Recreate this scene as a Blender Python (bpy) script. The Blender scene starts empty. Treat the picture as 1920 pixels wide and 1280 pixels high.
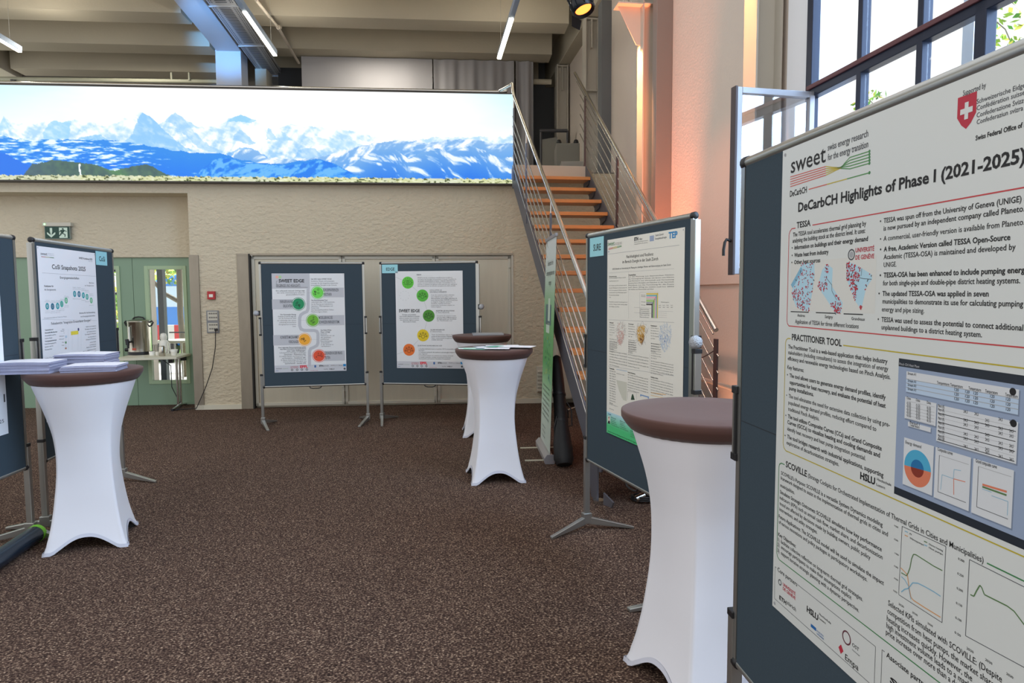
# Exhibition hall with poster boards: Blender 4.5 scene
import bpy, math, random
import numpy as np
from mathutils import Vector as V, Matrix
random.seed(7); rng=np.random.RandomState(5)
SC=bpy.context.scene; COL=SC.collection
# ------------------------------------------------------------------ camera
F=1250.0; PITCH=math.atan(92/1250.); ROLL=-.006; CAM=V((0,0,1.6))
CR=Matrix.Rotation(math.pi/2-PITCH,3,'X')@Matrix.Rotation(ROLL,3,'Z')
cd=bpy.data.cameras.new('camera'); cam=bpy.data.objects.new('camera',cd); COL.objects.link(cam)
cd.sensor_width=36; cd.lens=36*F/1920; cd.clip_start=.02; cd.clip_end=200
cam.matrix_world=Matrix.Translation(CAM)@CR.to_4x4(); SC.camera=cam
# measuring helpers: where a sight line through a photo pixel meets a real surface
def ray(x,y): return CR@V(((x-960)/F,-(y-640)/F,-1))
def atz(x,y,z): d=ray(x,y); return CAM+d*((z-1.6)/d.z)
def aty(x,y,Y): d=ray(x,y); return CAM+d*(Y/d.y)
def atl(x,y,a,b): d=ray(x,y); return CAM+d*(a/(d.y-b*d.x))      # plane Y=a+bX
def atw(x,y,D): d=ray(x,y); return CAM+d*(D/(d.x+.136*d.y))     # plane X+.136Y=D
def proj(p): c=CR.transposed()@(V(p)-CAM); return (960+F*c.x/-c.z,640-F*c.y/-c.z)
# ------------------------------------------------------------------ materials
def lin(c): return tuple(((v/255)/12.92 if v/255<=.04045 else ((v/255+.055)/1.055)**2.4) for v in c)+(1,)
MATS={}
def mat(name,c,rough=.6,metal=0,noise=None,bump=None,emit=0,spec=.5,coat=0,sheen=0):
    if name in MATS: return MATS[name]
    m=bpy.data.materials.new(name); m.use_nodes=True; nt=m.node_tree; b=nt.nodes['Principled BSDF']
    col=lin(c); b.inputs['Base Color'].default_value=col; b.inputs['Roughness'].default_value=rough
    b.inputs['Metallic'].default_value=metal; b.inputs['Specular IOR Level'].default_value=spec
    b.inputs['Coat Weight'].default_value=coat; b.inputs['Sheen Weight'].default_value=sheen
    if noise or bump:
        tc=nt.nodes.new('ShaderNodeTexCoord')
    if noise:  # (scale, amount)
        n=nt.nodes.new('ShaderNodeTexNoise'); n.inputs['Scale'].default_value=noise[0]; n.inputs['Detail'].default_value=4
        r=nt.nodes.new('ShaderNodeMapRange'); r.inputs[3].default_value=1-noise[1]; r.inputs[4].default_value=1+noise[1]
        x=nt.nodes.new('ShaderNodeMix'); x.data_type='RGBA'; x.blend_type='MULTIPLY'; x.inputs[0].default_value=1; x.inputs[6].default_value=col
        if len(noise)>2:
            mp=nt.nodes.new('ShaderNodeMapping'); mp.inputs['Scale'].default_value=noise[2]
            nt.links.new(tc.outputs['Object'],mp.inputs['Vector']); nt.links.new(mp.outputs[0],n.inputs['Vector'])
        else: nt.links.new(tc.outputs['Object'],n.inputs['Vector'])
        nt.links.new(n.outputs['Fac'],r.inputs[0]); nt.links.new(r.outputs[0],x.inputs[7]); nt.links.new(x.outputs[2],b.inputs['Base Color'])
    if bump:   # (scale, strength, distance)
        n=nt.nodes.new('ShaderNodeTexNoise'); n.inputs['Scale'].default_value=bump[0]; n.inputs['Detail'].default_value=5
        if len(bump)>3:
            mp=nt.nodes.new('ShaderNodeMapping'); mp.inputs['Scale'].default_value=bump[3]
            nt.links.new(tc.outputs['Object'],mp.inputs['Vector']); nt.links.new(mp.outputs[0],n.inputs['Vector'])
        else: nt.links.new(tc.outputs['Object'],n.inputs['Vector'])
        q=nt.nodes.new('ShaderNodeBump'); q.inputs['Strength'].default_value=bump[1]; q.inputs['Distance'].default_value=bump[2]
        nt.links.new(n.outputs['Fac'],q.inputs['Height']); nt.links.new(q.outputs[0],b.inputs['Normal'])
    if emit: b.inputs['Emission Color'].default_value=col; b.inputs['Emission Strength'].default_value=emit
    MATS[name]=m; return m
def glassmat(name,c=(235,245,250),refl=.12,tint=.92):
    if name in MATS: return MATS[name]
    m=bpy.data.materials.new(name); m.use_nodes=True; nt=m.node_tree; nt.nodes.clear()
    o=nt.nodes.new('ShaderNodeOutputMaterial'); t=nt.nodes.new('ShaderNodeBsdfTransparent'); g=nt.nodes.new('ShaderNodeBsdfGlossy')
    t.inputs[0].default_value=lin(c); g.inputs['Roughness'].default_value=.02; g.inputs[0].default_value=(1,1,1,1)
    f=nt.nodes.new('ShaderNodeLayerWeight'); q=nt.nodes.new('ShaderNodeMath'); q.operation='POWER'; q.inputs[1].default_value=5; nt.links.new(f.outputs['Facing'],q.inputs[0])
    a=nt.nodes.new('ShaderNodeMath'); a.operation='MULTIPLY_ADD'; a.inputs[1].default_value=1-refl; a.inputs[2].default_value=refl; nt.links.new(q.outputs[0],a.inputs[0])
    x=nt.nodes.new('ShaderNodeMixShader'); nt.links.new(a.outputs[0],x.inputs[0]); nt.links.new(t.outputs[0],x.inputs[1]); nt.links.new(g.outputs[0],x.inputs[2])
    nt.links.new(x.outputs[0],o.inputs[0]); MATS[name]=m; return m
# ------------------------------------------------------------------ mesh builder
class MB:
    def __init__(s): s.v=[]; s.f=[]; s.m=[]; s.sm=[]; s.mats=[]
    def mi(s,m):
        if m not in s.mats: s.mats.append(m)
        return s.mats.index(m)
    def add(s,vs,fs,m,smooth=False):
        o=len(s.v); k=s.mi(m); s.v+= [tuple(p) for p in vs]
        for f in fs: s.f.append(tuple(i+o for i in f)); s.m.append(k); s.sm.append(smooth)
        return s
    def ob(s,p,ex,ey,ez,m):   # box from a corner and three edge vectors
        p,ex,ey,ez=V(p),V(ex),V(ey),V(ez)
        if ex.cross(ey).dot(ez)<0: ex,ey=ey,ex
        vs=[p,p+ex,p+ex+ey,p+ey,p+ez,p+ex+ez,p+ex+ey+ez,p+ey+ez]
        return s.add(vs,[(3,2,1,0),(4,5,6,7),(0,1,5,4),(1,2,6,5),(2,3,7,6),(3,0,4,7)],m)
    def box(s,x0,x1,y0,y1,z0,z1,m): return s.ob((x0,y0,z0),(x1-x0,0,0),(0,y1-y0,0),(0,0,z1-z0),m)
    def prism(s,pts,ext,m):   # polygon extruded by a vector
        pts=[V(p) for p in pts]; ext=V(ext); n=len(pts)
        nn=V((0,0,0))
        for i in range(1,n-1): nn+=(pts[i]-pts[0]).cross(pts[i+1]-pts[0])
        if nn.dot(ext)>0: pts=pts[::-1]
        vs=pts+[p+ext for p in pts]
        fs=[tuple(range(n)),tuple(range(2*n-1,n-1,-1))]+[(i,i+n,(i+1)%n+n,(i+1)%n) for i in range(n)]
        return s.add(vs,[f[::1] for f in fs],m)
    def tube(s,path,r,m,seg=12,cap=True,rr=None):
        P=[V(p) for p in path]; n=len(P); vs=[]; fs=[]
        t0=(P[1]-P[0]).normalized(); up=V((0,0,1)) if abs(t0.z)<.9 else V((0,1,0)); a=t0.cross(up).normalized()
        for i in range(n):
            t=(P[min(i+1,n-1)]-P[max(i-1,0)]).normalized(); a=(a-t*a.dot(t)).normalized(); b=t.cross(a)
            ri=rr[i] if rr else r
            for k in range(seg):
                w=2*math.pi*k/seg; vs.append(P[i]+(a*math.cos(w)+b*math.sin(w))*ri)
        for i in range(n-1):
            for k in range(seg):
                k2=(k+1)%seg; fs.append((i*seg+k,i*seg+k2,(i+1)*seg+k2,(i+1)*seg+k))
        s.add(vs,fs,m,True)
        if cap: s.add([vs[k] for k in range(seg)],[tuple(range(seg))[::-1]],m); s.add([vs[(n-1)*seg+k] for k in range(seg)],[tuple(range(seg))],m)
        return s
    def lathe(s,prof,m,c=(0,0,0),seg=32,ax=None,wob=None):
        vs=[];fs=[];n=len(prof); c=V(c)
        for i,(r,z) in enumerate(prof):
            for k in range(seg):
                w=2*math.pi*k/seg; q=r*(1+(wob(i,k) if wob else 0)); p=V((q*math.cos(w),q*math.sin(w),z))
                vs.append(c+(ax@p if ax else p))
        for i in range(n-1):
            for k in range(seg):
                k2=(k+1)%seg; fs.append((i*seg+k,i*seg+k2,(i+1)*seg+k2,(i+1)*seg+k))
        s.add(vs,fs,m,True)
        if prof[0][0]>1e-5: s.add(vs[:seg],[tuple(range(seg))[::-1]],m)
        if prof[-1][0]>1e-5: s.add(vs[-seg:],[tuple(range(seg))],m)
        return s
    def build(s,name,parent=None,loc=(0,0,0),bevel=0,rot=0):
        me=bpy.data.meshes.new(name); loc=V(loc)
        off=loc if parent is None else V(parent.location)
        if parent is not None and parent.get('local'): off=V((0,0,0))
        me.from_pydata([tuple(V(p)-off) for p in s.v],[],s.f)
        for m in s.mats: me.materials.append(m)
        me.polygons.foreach_set('material_index',s.m); me.polygons.foreach_set('use_smooth',s.sm); me.update()
        o=bpy.data.objects.new(name,me); COL.objects.link(o)
        if parent is None: o.location=loc
        else: o.parent=parent
        if bevel:
            b=o.modifiers.new('bevel','BEVEL'); b.width=bevel; b.segments=2; b.limit_method='ANGLE'; b.angle_limit=.9
        return o
def tag(o,label=None,cat=None,group=None,kind=None):
    if label: o['label']=label
    if cat: o['category']=cat
    if group: o['group']=group
    if kind: o['kind']=kind
    return o
def thing(name,loc,label,cat,group=None,rz=0,local=False):
    o=bpy.data.objects.new(name,None); COL.objects.link(o); o.location=loc; o.rotation_euler=(0,0,rz); o.empty_display_size=.1
    if local: o['local']=1
    return tag(o,label,cat,group)
def sub(mb,name,parent,bevel=0):   # sub-part: child of a part mesh whose verts share the thing's frame
    me_parent=parent; top=parent.parent
    o=mb.build(name,top,bevel=bevel); o.parent=me_parent; return o
def copy_tree(o,parent=None):
    c=o.copy(); COL.objects.link(c); c.parent=parent
    for ch in list(o.children): copy_tree(ch,c)
    return c
def struct(mb,name,label=None,bevel=0):
    xs=np.array(mb.v); o=mb.build(name,None,tuple(((xs.min(0)+xs.max(0))/2)[:2])+(float(xs[:,2].min()),),bevel); o['kind']='structure'
    if label: o['label']=label
    return o
def solo(mb,name,label,cat,group=None,bevel=0):
    xs=np.array(mb.v); o=mb.build(name,None,tuple(float(q) for q in ((xs.min(0)+xs.max(0))/2)[:2])+(float(xs[:,2].min()),),bevel); return tag(o,label,cat,group)
# ------------------------------------------------------------------ lettering
TXT={}
def glyphs(s,bold=0):
    k=(s,bold)
    if k in TXT: return TXT[k]
    c=bpy.data.curves.new('t','FONT'); c.body=s; c.size=1; c.resolution_u=2; c.offset=bold; c.fill_mode='FRONT'
    o=bpy.data.objects.new('t',c); COL.objects.link(o); dg=bpy.context.evaluated_depsgraph_get(); dg.update()
    me=bpy.data.meshes.new_from_object(o.evaluated_get(dg)); vs=[tuple(v.co) for v in me.vertices]; fs=[tuple(p.vertices) for p in me.polygons]
    bpy.data.objects.remove(o); bpy.data.curves.remove(c); bpy.data.meshes.remove(me)
    TXT[k]=(vs,fs); return TXT[k]
CAPH=.7
class Sheet:
    """a flat printed sheet; u to the viewer's right, v down, both in metres"""
    def __init__(s,L,R,ztop,off,mb,crop=(0,0,1)):
        s.L=V((L[0],L[1],ztop)); s.U=V((R[0]-L[0],R[1]-L[1],0)).normalized(); s.D=V((0,0,-1)); s.N=V((s.U.y,-s.U.x,0))
        s.L=s.L+s.N*off; s.mb=mb; s.crop=crop; s.lift=.0007; s.back=None
    def px(s,x,y): cx,cy,k=s.crop; return cx+x/k,cy+y/k
    def raw(s,X,Y):
        d=ray(X,Y); t=(s.L-CAM).dot(s.N)/d.dot(s.N); q=CAM+d*t-s.L; return q.dot(s.U),q.dot(s.D)
    def uv(s,x,y): return s.raw(*s.px(x,y))
    def P(s,u,v,l=0): return s.L+s.U*u+s.D*v+s.N*l
    def solve_u(s,v,X):
        a,b=-1.5,2.5
        for _ in range(50):
            m=(a+b)/2
            p=CR.transposed()@(s.P(m,v)-CAM)
            if p.z<-.02 and 960+F*p.x/-p.z<X: a=m
            else: b=m
        return (a+b)/2
    def quad_uv(s,u0,v0,u1,v1,m,l=None):
        l=s.lift*.5 if l is None else l
        s.mb.add([s.P(u0,v0,l),s.P(u0,v1,l),s.P(u1,v1,l),s.P(u1,v0,l)],[(0,1,2,3)],m)
    def rect(s,x0,y0,x1,y1,m,l=None): a=s.uv(x0,y0); b=s.uv(x1,y1); s.quad_uv(a[0],a[1],b[0],b[1],m,l)
    def poly(s,pts,m,l=None,isuv=False):
        l=s.lift*.6 if l is None else l
        q=[p if isuv else s.uv(*p) for p in pts]
        s.mb.add([s.P(a,b,l) for a,b in q],[tuple(range(len(q)))],m)
    def line(s,pts,w,m,l=None,isuv=False):
        l=s.lift*.8 if l is None else l
        q=[V(p if isuv else s.uv(*p)) for p in pts]
        for a,b in zip(q[:-1],q[1:]):
            d=(b-a)
            if d.length<1e-6: continue
            d.normalize(); n=V((-d.y,d.x))*w/2
            s.mb.add([s.P(*(a+n),l),s.P(*(b+n),l),s.P(*(b-n),l),s.P(*(a-n),l)],[(0,1,2,3)],m)
    def disc(s,x,y,r,m,l=None,ring=None,a0=0,a1=2*math.pi,isuv=False):  # r in metres
        l=s.lift*.6 if l is None else l
        c=(x,y) if isuv else s.uv(x,y); n=28; A=[a0+(a1-a0)*k/n for k in range(n+1)]
        o=[s.P(c[0]+r*math.cos(a),c[1]+r*math.sin(a),l) for a in A]
        if ring:
            i=[s.P(c[0]+(r-ring)*math.cos(a),c[1]+(r-ring)*math.sin(a),l) for a in A]
            s.mb.add(o+i,[(k,k+1,k+2+n,k+1+n) for k in range(n)],m)
        else: s.mb.add([s.P(c[0],c[1],l)]+o,[(0,k+1,k+2) for k in range(n)],m)
    def putuv(s,t,u0,v,u1,cap,m,bold=0,l=None):
        l=s.lift if l is None else l
        vs,fs=glyphs(t,bold)
        if not vs: return
        x0=min(p[0] for p in vs); x1=max(p[0] for p in vs); k=cap/CAPH
        sx=(u1-u0)/(x1-x0) if u1 is not None else k
        s.mb.add([s.P(u0+(p[0]-x0)*sx,v-p[1]*k,l) for p in vs],fs,m)
    def text(s,t,x,y,xr,cap,m,bold=0,al='l'):  # baseline start in crop pixels, right end x, cap height in crop pixels
        u,v=s.uv(x,y); X,_=s.px(xr,y); u1=s.solve_u(v,X); h=v-s.uv(x,y-cap)[1]
        s.putuv(t,min(u,u1),v,max(u,u1),abs(h),m,bold)
    def lines(s,rows,cap,m,bold=0):
        for r in rows: s.text(r[0],r[1],r[2],r[3],cap,m,(r[4] if len(r)>4 else bold))
    def grey(s,x0,y0,x1,y1,n,m,capf=.5,jit=.25):  # small illegible print, n lines
        for i in range(n):
            y=y0+(y1-y0)*(i+.8)/n; w=(x1-x0)*(1-jit*random.random()); s.text(LOREM[(i*7+int(x0))%len(LOREM)],x0,y,x0+w,(y1-y0)/n*capf,m)
LOREM=['Erneuerbare Energien und Speicher in der Gemeinde','die Versorgung im Winter mit Strom und Wärme','der Ausbau von Photovoltaik und Wind','Resultate aus der Forschung für die Praxis','mit Partnern aus Wirtschaft und Verwaltung','für die Planung von thermischen Netzen','auf dem Weg zu netto null bis 2050']
WORLD=1.0; DAY=680; UP=160; OUT=5000; BLUE=1200; STR=2500; EXPO=0.38; CFILL=28; GAL=38
CAPH=max(p[1] for p in glyphs('H')[0])
class Frame:
    def __init__(s,O,E): s.O=V((O[0],O[1],0)); s.E=V((E[0],E[1],0)).normalized(); s.N=V((s.E.y,-s.E.x,0))
    def pt(s,u,d,z): return s.O+s.E*u+s.N*d+V((0,0,z))
    def box(s,mb,u0,u1,d0,d1,z0,z1,m): return mb.ob(s.pt(u0,d0,z0),s.E*(u1-u0),s.N*(d1-d0),V((0,0,z1-z0)),m)
    def hit(s,x,y,d=0):
        r=ray(x,y); o=s.O+s.N*d; t=(o-CAM).dot(s.N)/r.dot(s.N); q=CAM+r*t-o; return q.dot(s.E),q.z
    def u(s,x,y,d=0): return s.hit(x,y,d)[0]
BW=Frame((0,9.55),(1,.083))
RWE=V((.136,-1,0)).normalized()
RW=Frame((2.75,0),(.136,-1))     # u runs toward the viewer; N points into the hall
def ruY(Y): return -Y*math.sqrt(1+.136**2)   # u of a given Y on this wall
# ---- materials of the setting
plaster=mat('rough_plaster',(200,189,166),.9,bump=(16,.8,.03,(1,1,1.6)),noise=(3,.04))
plaster2=mat('smooth_plaster',(190,182,168),.85,bump=(60,.25,.006),noise=(2,.05))
steelbrown=mat('brushed_steel',(150,142,128),.42,.6,noise=(4,.18,(3,3,.8)))
white_frame=mat('cream_metal',(196,192,178),.5)
panel_met=mat('champagne_panel',(196,190,172),.38,.2,noise=(2.5,.1,(6,6,.5)))
concrete=mat('painted_concrete',(176,168,150),.85,bump=(30,.2,.01),noise=(2,.06))
concrete_dark=mat('grey_painted_concrete',(112,108,102),.85,noise=(2,.06))
greydark=mat('dark_grey_wall',(108,110,112),.8,noise=(2,.1))
hcol=mat('pale_column_paint',(192,186,174),.5,noise=(5,.04))
skirt=mat('skirting_cream',(205,200,182),.6)
doorgreen=mat('sage_green_paint',(124,150,126),.45,noise=(2,.04))
doortrim=mat('light_sage_trim',(158,180,146),.45)
darkm=mat('dark_gap',(38,36,34),.7)
glass=glassmat('clear_glass',(252,254,254),.03)
navy=mat('navy_window_steel',(28,38,60),.4,.3)
redbrown=mat('dark_red_window_steel',(96,58,64),.45,.2)
black=mat('black_plastic',(22,22,25),.45)
alu=mat('satin_aluminium',(176,174,166),.32,.85)
chrome=mat('polished_steel',(196,194,190),.2,1.0)
# carpet
def carpet():
    m=bpy.data.materials.new('brown_loop_carpet'); m.use_nodes=True; nt=m.node_tree; b=nt.nodes['Principled BSDF']; N=nt.nodes.new; L=nt.links.new
    tc=N('ShaderNodeTexCoord'); mp=N('ShaderNodeMapping'); mp.inputs['Scale'].default_value=(1,1.25,1); L(tc.outputs['Object'],mp.inputs[0])
    n1=N('ShaderNodeTexNoise'); n1.inputs['Scale'].default_value=95; n1.inputs['Detail'].default_value=3; n1.inputs['Roughness'].default_value=.65; L(mp.outputs[0],n1.inputs['Vector'])
    r=N('ShaderNodeValToRGB'); e=r.color_ramp.elements; e[0].position=.33; e[0].color=lin((34,25,23)); e[1].position=.70; e[1].color=lin((196,172,148))
    for p,c in ((.45,(62,47,41)),(.54,(90,71,61)),(.61,(128,106,90))):
        x=e.new(p); x.color=lin(c)
    L(n1.outputs['Fac'],r.inputs[0])
    n2=N('ShaderNodeTexNoise'); n2.inputs['Scale'].default_value=3.2; n2.inputs['Detail'].default_value=3; L(mp.outputs[0],n2.inputs['Vector'])
    mr=N('ShaderNodeMapRange'); mr.inputs[3].default_value=.9; mr.inputs[4].default_value=1.1; L(n2.outputs['Fac'],mr.inputs[0])
    mx=N('ShaderNodeMix'); mx.data_type='RGBA'; mx.blend_type='MULTIPLY'; mx.inputs[0].default_value=1; L(r.outputs[0],mx.inputs[6]); L(mr.outputs[0],mx.inputs[7]); L(mx.outputs[2],b.inputs['Base Color'])
    bp=N('ShaderNodeBump'); bp.inputs['Strength'].default_value=.7; bp.inputs['Distance'].default_value=.006; L(n1.outputs['Fac'],bp.inputs['Height']); L(bp.outputs[0],b.inputs['Normal'])
    b.inputs['Roughness'].default_value=1; b.inputs['Specular IOR Level'].default_value=.1
    return m
mb=MB(); mb.ob((-9.6,-3.5,-.05),(12.6+.4,0,0),(0,13.6,0),(0,0,.05),carpet()); struct(mb,'floor')
# ---- back wall below the gallery
uN=BW.u(357,500); uJ=BW.u(474,620); uJ0=BW.u(449,620); uR=BW.u(959,600); zD=BW.hit(700,477)[1]; zN=BW.hit(200,361)[1]
mb=MB()
BW.box(mb,-9.2,uN,-.25,0,zN,3.28,plaster); BW.box(mb,uN,uJ0,-.25,0,0,3.28,plaster)
BW.box(mb,uJ0,uR,-.25,0,zD,3.28,plaster); BW.box(mb,uR,1.62,-.25,0,0,3.28,plaster)
struct(mb,'wall_back','rough beige plaster wall below the lit mountain panorama')
mb=MB(); zd2=BW.hit(300,482,-.38)[1]; BW.box(mb,-9.2,uN,-.5,-.38,zd2,zN+.1,plaster); BW.box(mb,uN-.005,uN+.2,-.5,-.25,0,zN+.1,plaster)
BW.box(mb,-9.2,uN,-.38,-.25,zN,3.28,plaster)
struct(mb,'wall_niche','beige plaster at the back of the door niche')
mb=MB(); BW.box(mb,uN-.012,BW.u(378,620),-.02,.02,0,BW.hit(370,478)[1],steelbrown); struct(mb,'trim_1','brushed steel jamb at the right of the green doors',.004)
mb=MB(); BW.box(mb,uJ0,uJ-.02,-.06,.015,0,zD,steelbrown); BW.box(mb,uJ-.02,uJ,-.06,.03,0,zD+.01,darkm); BW.box(mb,uJ0,uR+.02,-.02,.02,zD-.012,zD+.015,steelbrown); struct(mb,'trim_2','brushed steel jamb at the left of the folding panels')
mb=MB(); BW.box(mb,BW.u(368,765),uJ0,0,.02,0,.065,skirt); struct(mb,'baseboard_back')
mb=MB(); BW.box(mb,uR+.06,1.55,0,.02,0,.07,skirt); struct(mb,'baseboard_stairs')
# folding panels : three leaves with cream frames
edges=[uJ,BW.u(643,600),BW.u(818,600),uR]
for i in range(3):
    a,b=edges[i]+.004,edges[i+1]-.004; mb=MB()
    BW.box(mb,a+.04,b-.04,-.06,-.04,.07,zD-.06,panel_met)
    p=struct(mb,'door_%d'%(i+3),['left','middle','right'][i]+' champagne metal leaf of the folding partition behind the pinboards')
    fm=MB(); w=.042
    for q in ((a,a+w,.03,zD-.02),(b-w,b,.03,zD-.02),(a,b,.03,.03+w),(a,b,zD-.02-w,zD-.02)): BW.box(fm,q[0],q[1],-.07,-.02,q[2],q[3],white_frame)
    o=fm.build('leaf_frame',p,bevel=.003)
    lt=MB()
    for zz in (.18,.33,zD-.14): BW.box(lt,b-.03,b+.0,-.02,.005,zz-.05,zz+.05,white_frame)
    lt.build('latch',p,bevel=.004)
mb=MB(); BW.box(mb,uR,uR+.03,-.06,.01,0,zD,white_frame); struct(mb,'trim_3')
mb=MB(); BW.box(mb,uJ,uR,-.12,-.08,0,zD,panel_met); struct(mb,'trim_4')
# green double doors in the niche
def leaf(k,u0,u1,gx0,gx1,gz0,gz1,label):
    mb=MB(); d0,d1=-.47,-.42
    for q in ((u0,gx0,0,zd2),(gx1,u1,0,zd2),(gx0,gx1,0,gz0),(gx0,gx1,gz1,zd2)): BW.box(mb,q[0],q[1],d0,d1,q[2]+.01,q[3]-.004,doorgreen)
    p=struct(mb,'door_%d'%k,label)
    tr=MB(); w=.05
    for q in ((gx0-w,gx0,gz0-w,gz1+w),(gx1,gx1+w,gz0-w,gz1+w),(gx0,gx1,gz0-w,gz0),(gx0,gx1,gz1,gz1+w)): BW.box(tr,q[0],q[1],d0-.005,d1+.012,q[2],q[3],doortrim)
    tr.build('window_trim',p,bevel=.003)
    g=MB(); BW.box(g,gx0,gx1,-.45,-.444,gz0,gz1,glass); g.build('glass_pane',p)
    return p
dN=-.42
g0,gt=BW.hit(277,505,dN); g1,_=BW.hit(342,505,dN); _,gb=BW.hit(300,713,dN)
seam=BW.u(255,650,dN)
leaf(1,seam+.003,uN-.02,g0,g1,gb,gt,'right sage green door leaf with a tall glass pane')
h0=BW.u(150,600,dN); h1=BW.u(222,600,dN)
leaf(2,h0-.35,seam-.003,h0,h1,gb,gt,'left sage green door leaf partly hidden by the pinboard')
mb=MB(); 
for uu in (h0-.6,): BW.box(mb,-9.2,h0-.35,-.47,-.42,0,zd2,doorgreen)
struct(mb,'wall_niche_panel')
# ---- gallery slab, landing, ceiling
S_dir=V((.148,-.989,0)).normalized(); S_rt=V((-S_dir.y,S_dir.x,0)); S0=V((.03,9.05,0))
mb=MB(); BW.box(mb,-9.2,1.62,-4.6,-.02,3.28,3.3,concrete_dark); BW.box(mb,-9.2,1.62,-4.6,-.25,3.1,3.28,concrete_dark)
a=S0+V((0,0,3.16)); mb.prism([S0+V((0,0,3.16)),S0+S_rt*1.0+V((0,0,3.16)),(1.15,9.62,3.16),(.0,9.54,3.16)],(0,0,.14),mat('landing_screed',(190,176,160),.8))
struct(mb,'floor_gallery','gallery floor slab above the back wall')
GW=Frame((0,13.9),(1,.083)); mb=MB(); GW.box(mb,-9.6,.35,-.2,0,3.3,6.4,concrete_dark); GW.box(mb,.35,1.2,-.2,0,3.3,6.4,greydark); struct(mb,'wall_gallery','dark far wall of the gallery')
mb=MB()
for k in range(5):
    yf=7.87+1.362*k
    R_=Frame((0,yf),(1,.083))
    for (ua,ub) in ((-4.15-.0,1.05),(-8.7,-4.75)):
        sh=.135*(yf-9.6)
        ua2,ub2=ua-sh*.98,ub-sh
        top=6.25; P=[R_.pt(ua2,0,5.75),R_.pt(ua2,-.42,5.75),R_.pt(ua2,-.62,top),R_.pt(ua2,.02,top)]
        mb.prism(P,R_.E*(ub2-ua2),concrete)
        c0=[R_.pt(ub2,0,5.75),R_.pt(ub2,-.42,5.75),R_.pt(ub2,-.62,top),R_.pt(ub2,.02,top)]
C_=Frame((0,7.6),(1,.083)); C_.box(mb,-9.6,1.6,-6.4,0,6.25,6.4,concrete)
struct(mb,'ceiling','ribbed concrete ceiling over the gallery')
# long beams running away from the viewer
def ybeam(name,x0,x1,ya,yb,yref,z0,z1,m,label):
    mb=MB(); f=lambda x,y: (x-.136*(y-yref),y,z0)
    mb.prism([f(x0,ya),f(x1,ya),f(x1,yb),f(x0,yb)],(0,0,z1-z0),m); return struct(mb,name,label,.006)
beamp=mat('pale_beam_paint',(188,188,192),.5)
ybeam('trim_5',-4.7,-4.29,4.0,11.85,9.645,5.7,6.3,beamp,'pale steel portal beam running along the ceiling')
mb=MB(); mb.prism([(-4.99,11.6,3.3),(-4.57,11.63,3.3),(-4.6,12.0,3.3),(-5.02,11.97,3.3)],(0,0,2.42),beamp); struct(mb,'trim_6','pale column under the portal beam',.006)
mb=MB(); mb.prism([(-4.55,12.2,3.3),(-4.35,12.2,3.3),(-4.36,12.5,3.3),(-4.56,12.5,3.3)],(0,0,2.3),concrete); struct(mb,'trim_15','narrow plastered pier beside the pale column')
ybeam('trim_7',-10.6,-9.0,9,13.6,10.5,5.72,6.3,plaster2,'wide beam at the far left of the gallery ceiling')
ybeam('trim_8',1.25,1.52,6.0,13.9,9.88,5.75,6.3,concrete,'concrete edge beam above the stair columns')
# ---- right wall
pinkpl=mat('painted_side_wall',(206,194,182),.85,bump=(45,.3,.008),noise=(1.5,.03))
zS=1.665; mb=MB()
RW.box(mb,ruY(14.2),ruY(5.02),-.35,-.045,zS,6.4,pinkpl); RW.box(mb,ruY(14.2),ruY(-2.2),-.35,-.075,0,zS,pinkpl)
RW.box(mb,ruY(5.02),ruY(-2.2),-.35,-.045,zS,1.70,pinkpl)
struct(mb,'wall_right','tall side wall washed with orange light')
mb=MB(); RW.box(mb,ruY(5.1),ruY(4.78),-.3,-.0,1.70,6.4,mat('white_jamb',(226,228,232),.5)); struct(mb,'trim_9','white window jamb',.01)
# columns
def hcolumn(n,Y,ztop,z0=0,label=None):
    mb=MB(); u=ruY(Y); 
    RW.box(mb,u-.1,u+.1,.185,.2,z0,ztop,hcol); RW.box(mb,u-.1,u+.1,-.01,.005,z0,ztop,hcol); RW.box(mb,u-.006,u+.006,.0,.19,z0,ztop,hcol)
    return mb,u
for n,(Y,zt,z0) in enumerate(((5.28,6.3,0),(7.86,6.3,0),(10.5,5.74,3.3),(12.6,5.74,3.3))):
    mb,u=hcolumn(n,Y,zt,z0)
    if n>=2:
        RW.box(mb,u-.006,u+.09,.01,.19,zt-.03,zt-.012,hcol); RW.box(mb,u+.006,u+.09,.09,.104,zt-.45,zt-.02,hcol)
    if n==2: RW.box(mb,u-.09,u+.09,.01,.19,4.65,4.665,hcol)
    if n==1:
        zb=4.83; RW.box(mb,u-.1,u+.1,0,.2,zb-.006,zb+.006,hcol); RW.box(mb,u-.1,u+.1,.2,.49,zb-.015,zb,hcol)
        mb.prism([RW.pt(u+.012,.2,zb-.01),RW.pt(u+.012,.47,zb-.01),RW.pt(u+.012,.25,zb-.43),RW.pt(u+.012,.2,zb-.43)],RW.E*-.014,hcol)
    struct(mb,'trim_%d'%(10+n),['H-section steel column beside the window','H-section steel column carrying a bracket','H-section column at the top of the stairs','H-section column at the back of the gallery'][n])
# grey box column, service strip and dark strips behind the stairs
mb=MB(); m_=mat('grey_duct_paint',(128,120,114),.55); RW.box(mb,ruY(7.55)-.07,ruY(7.55)+.06,-.045,.14,0,6.3,m_); struct(mb,'trim_16','grey square duct beside the bracket column',.006)
mb=MB(); RW.box(mb,ruY(9.95)-.1,ruY(9.95)+.1,-.045,.1,3.3,5.75,greydark); struct(mb,'trim_17','dark grey pier behind the stair head')
mb=MB(); RW.box(mb,ruY(7.66)-.0,ruY(7.66)+.03,-.045,.1,0,6.3,concrete); struct(mb,'trim_18')
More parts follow.
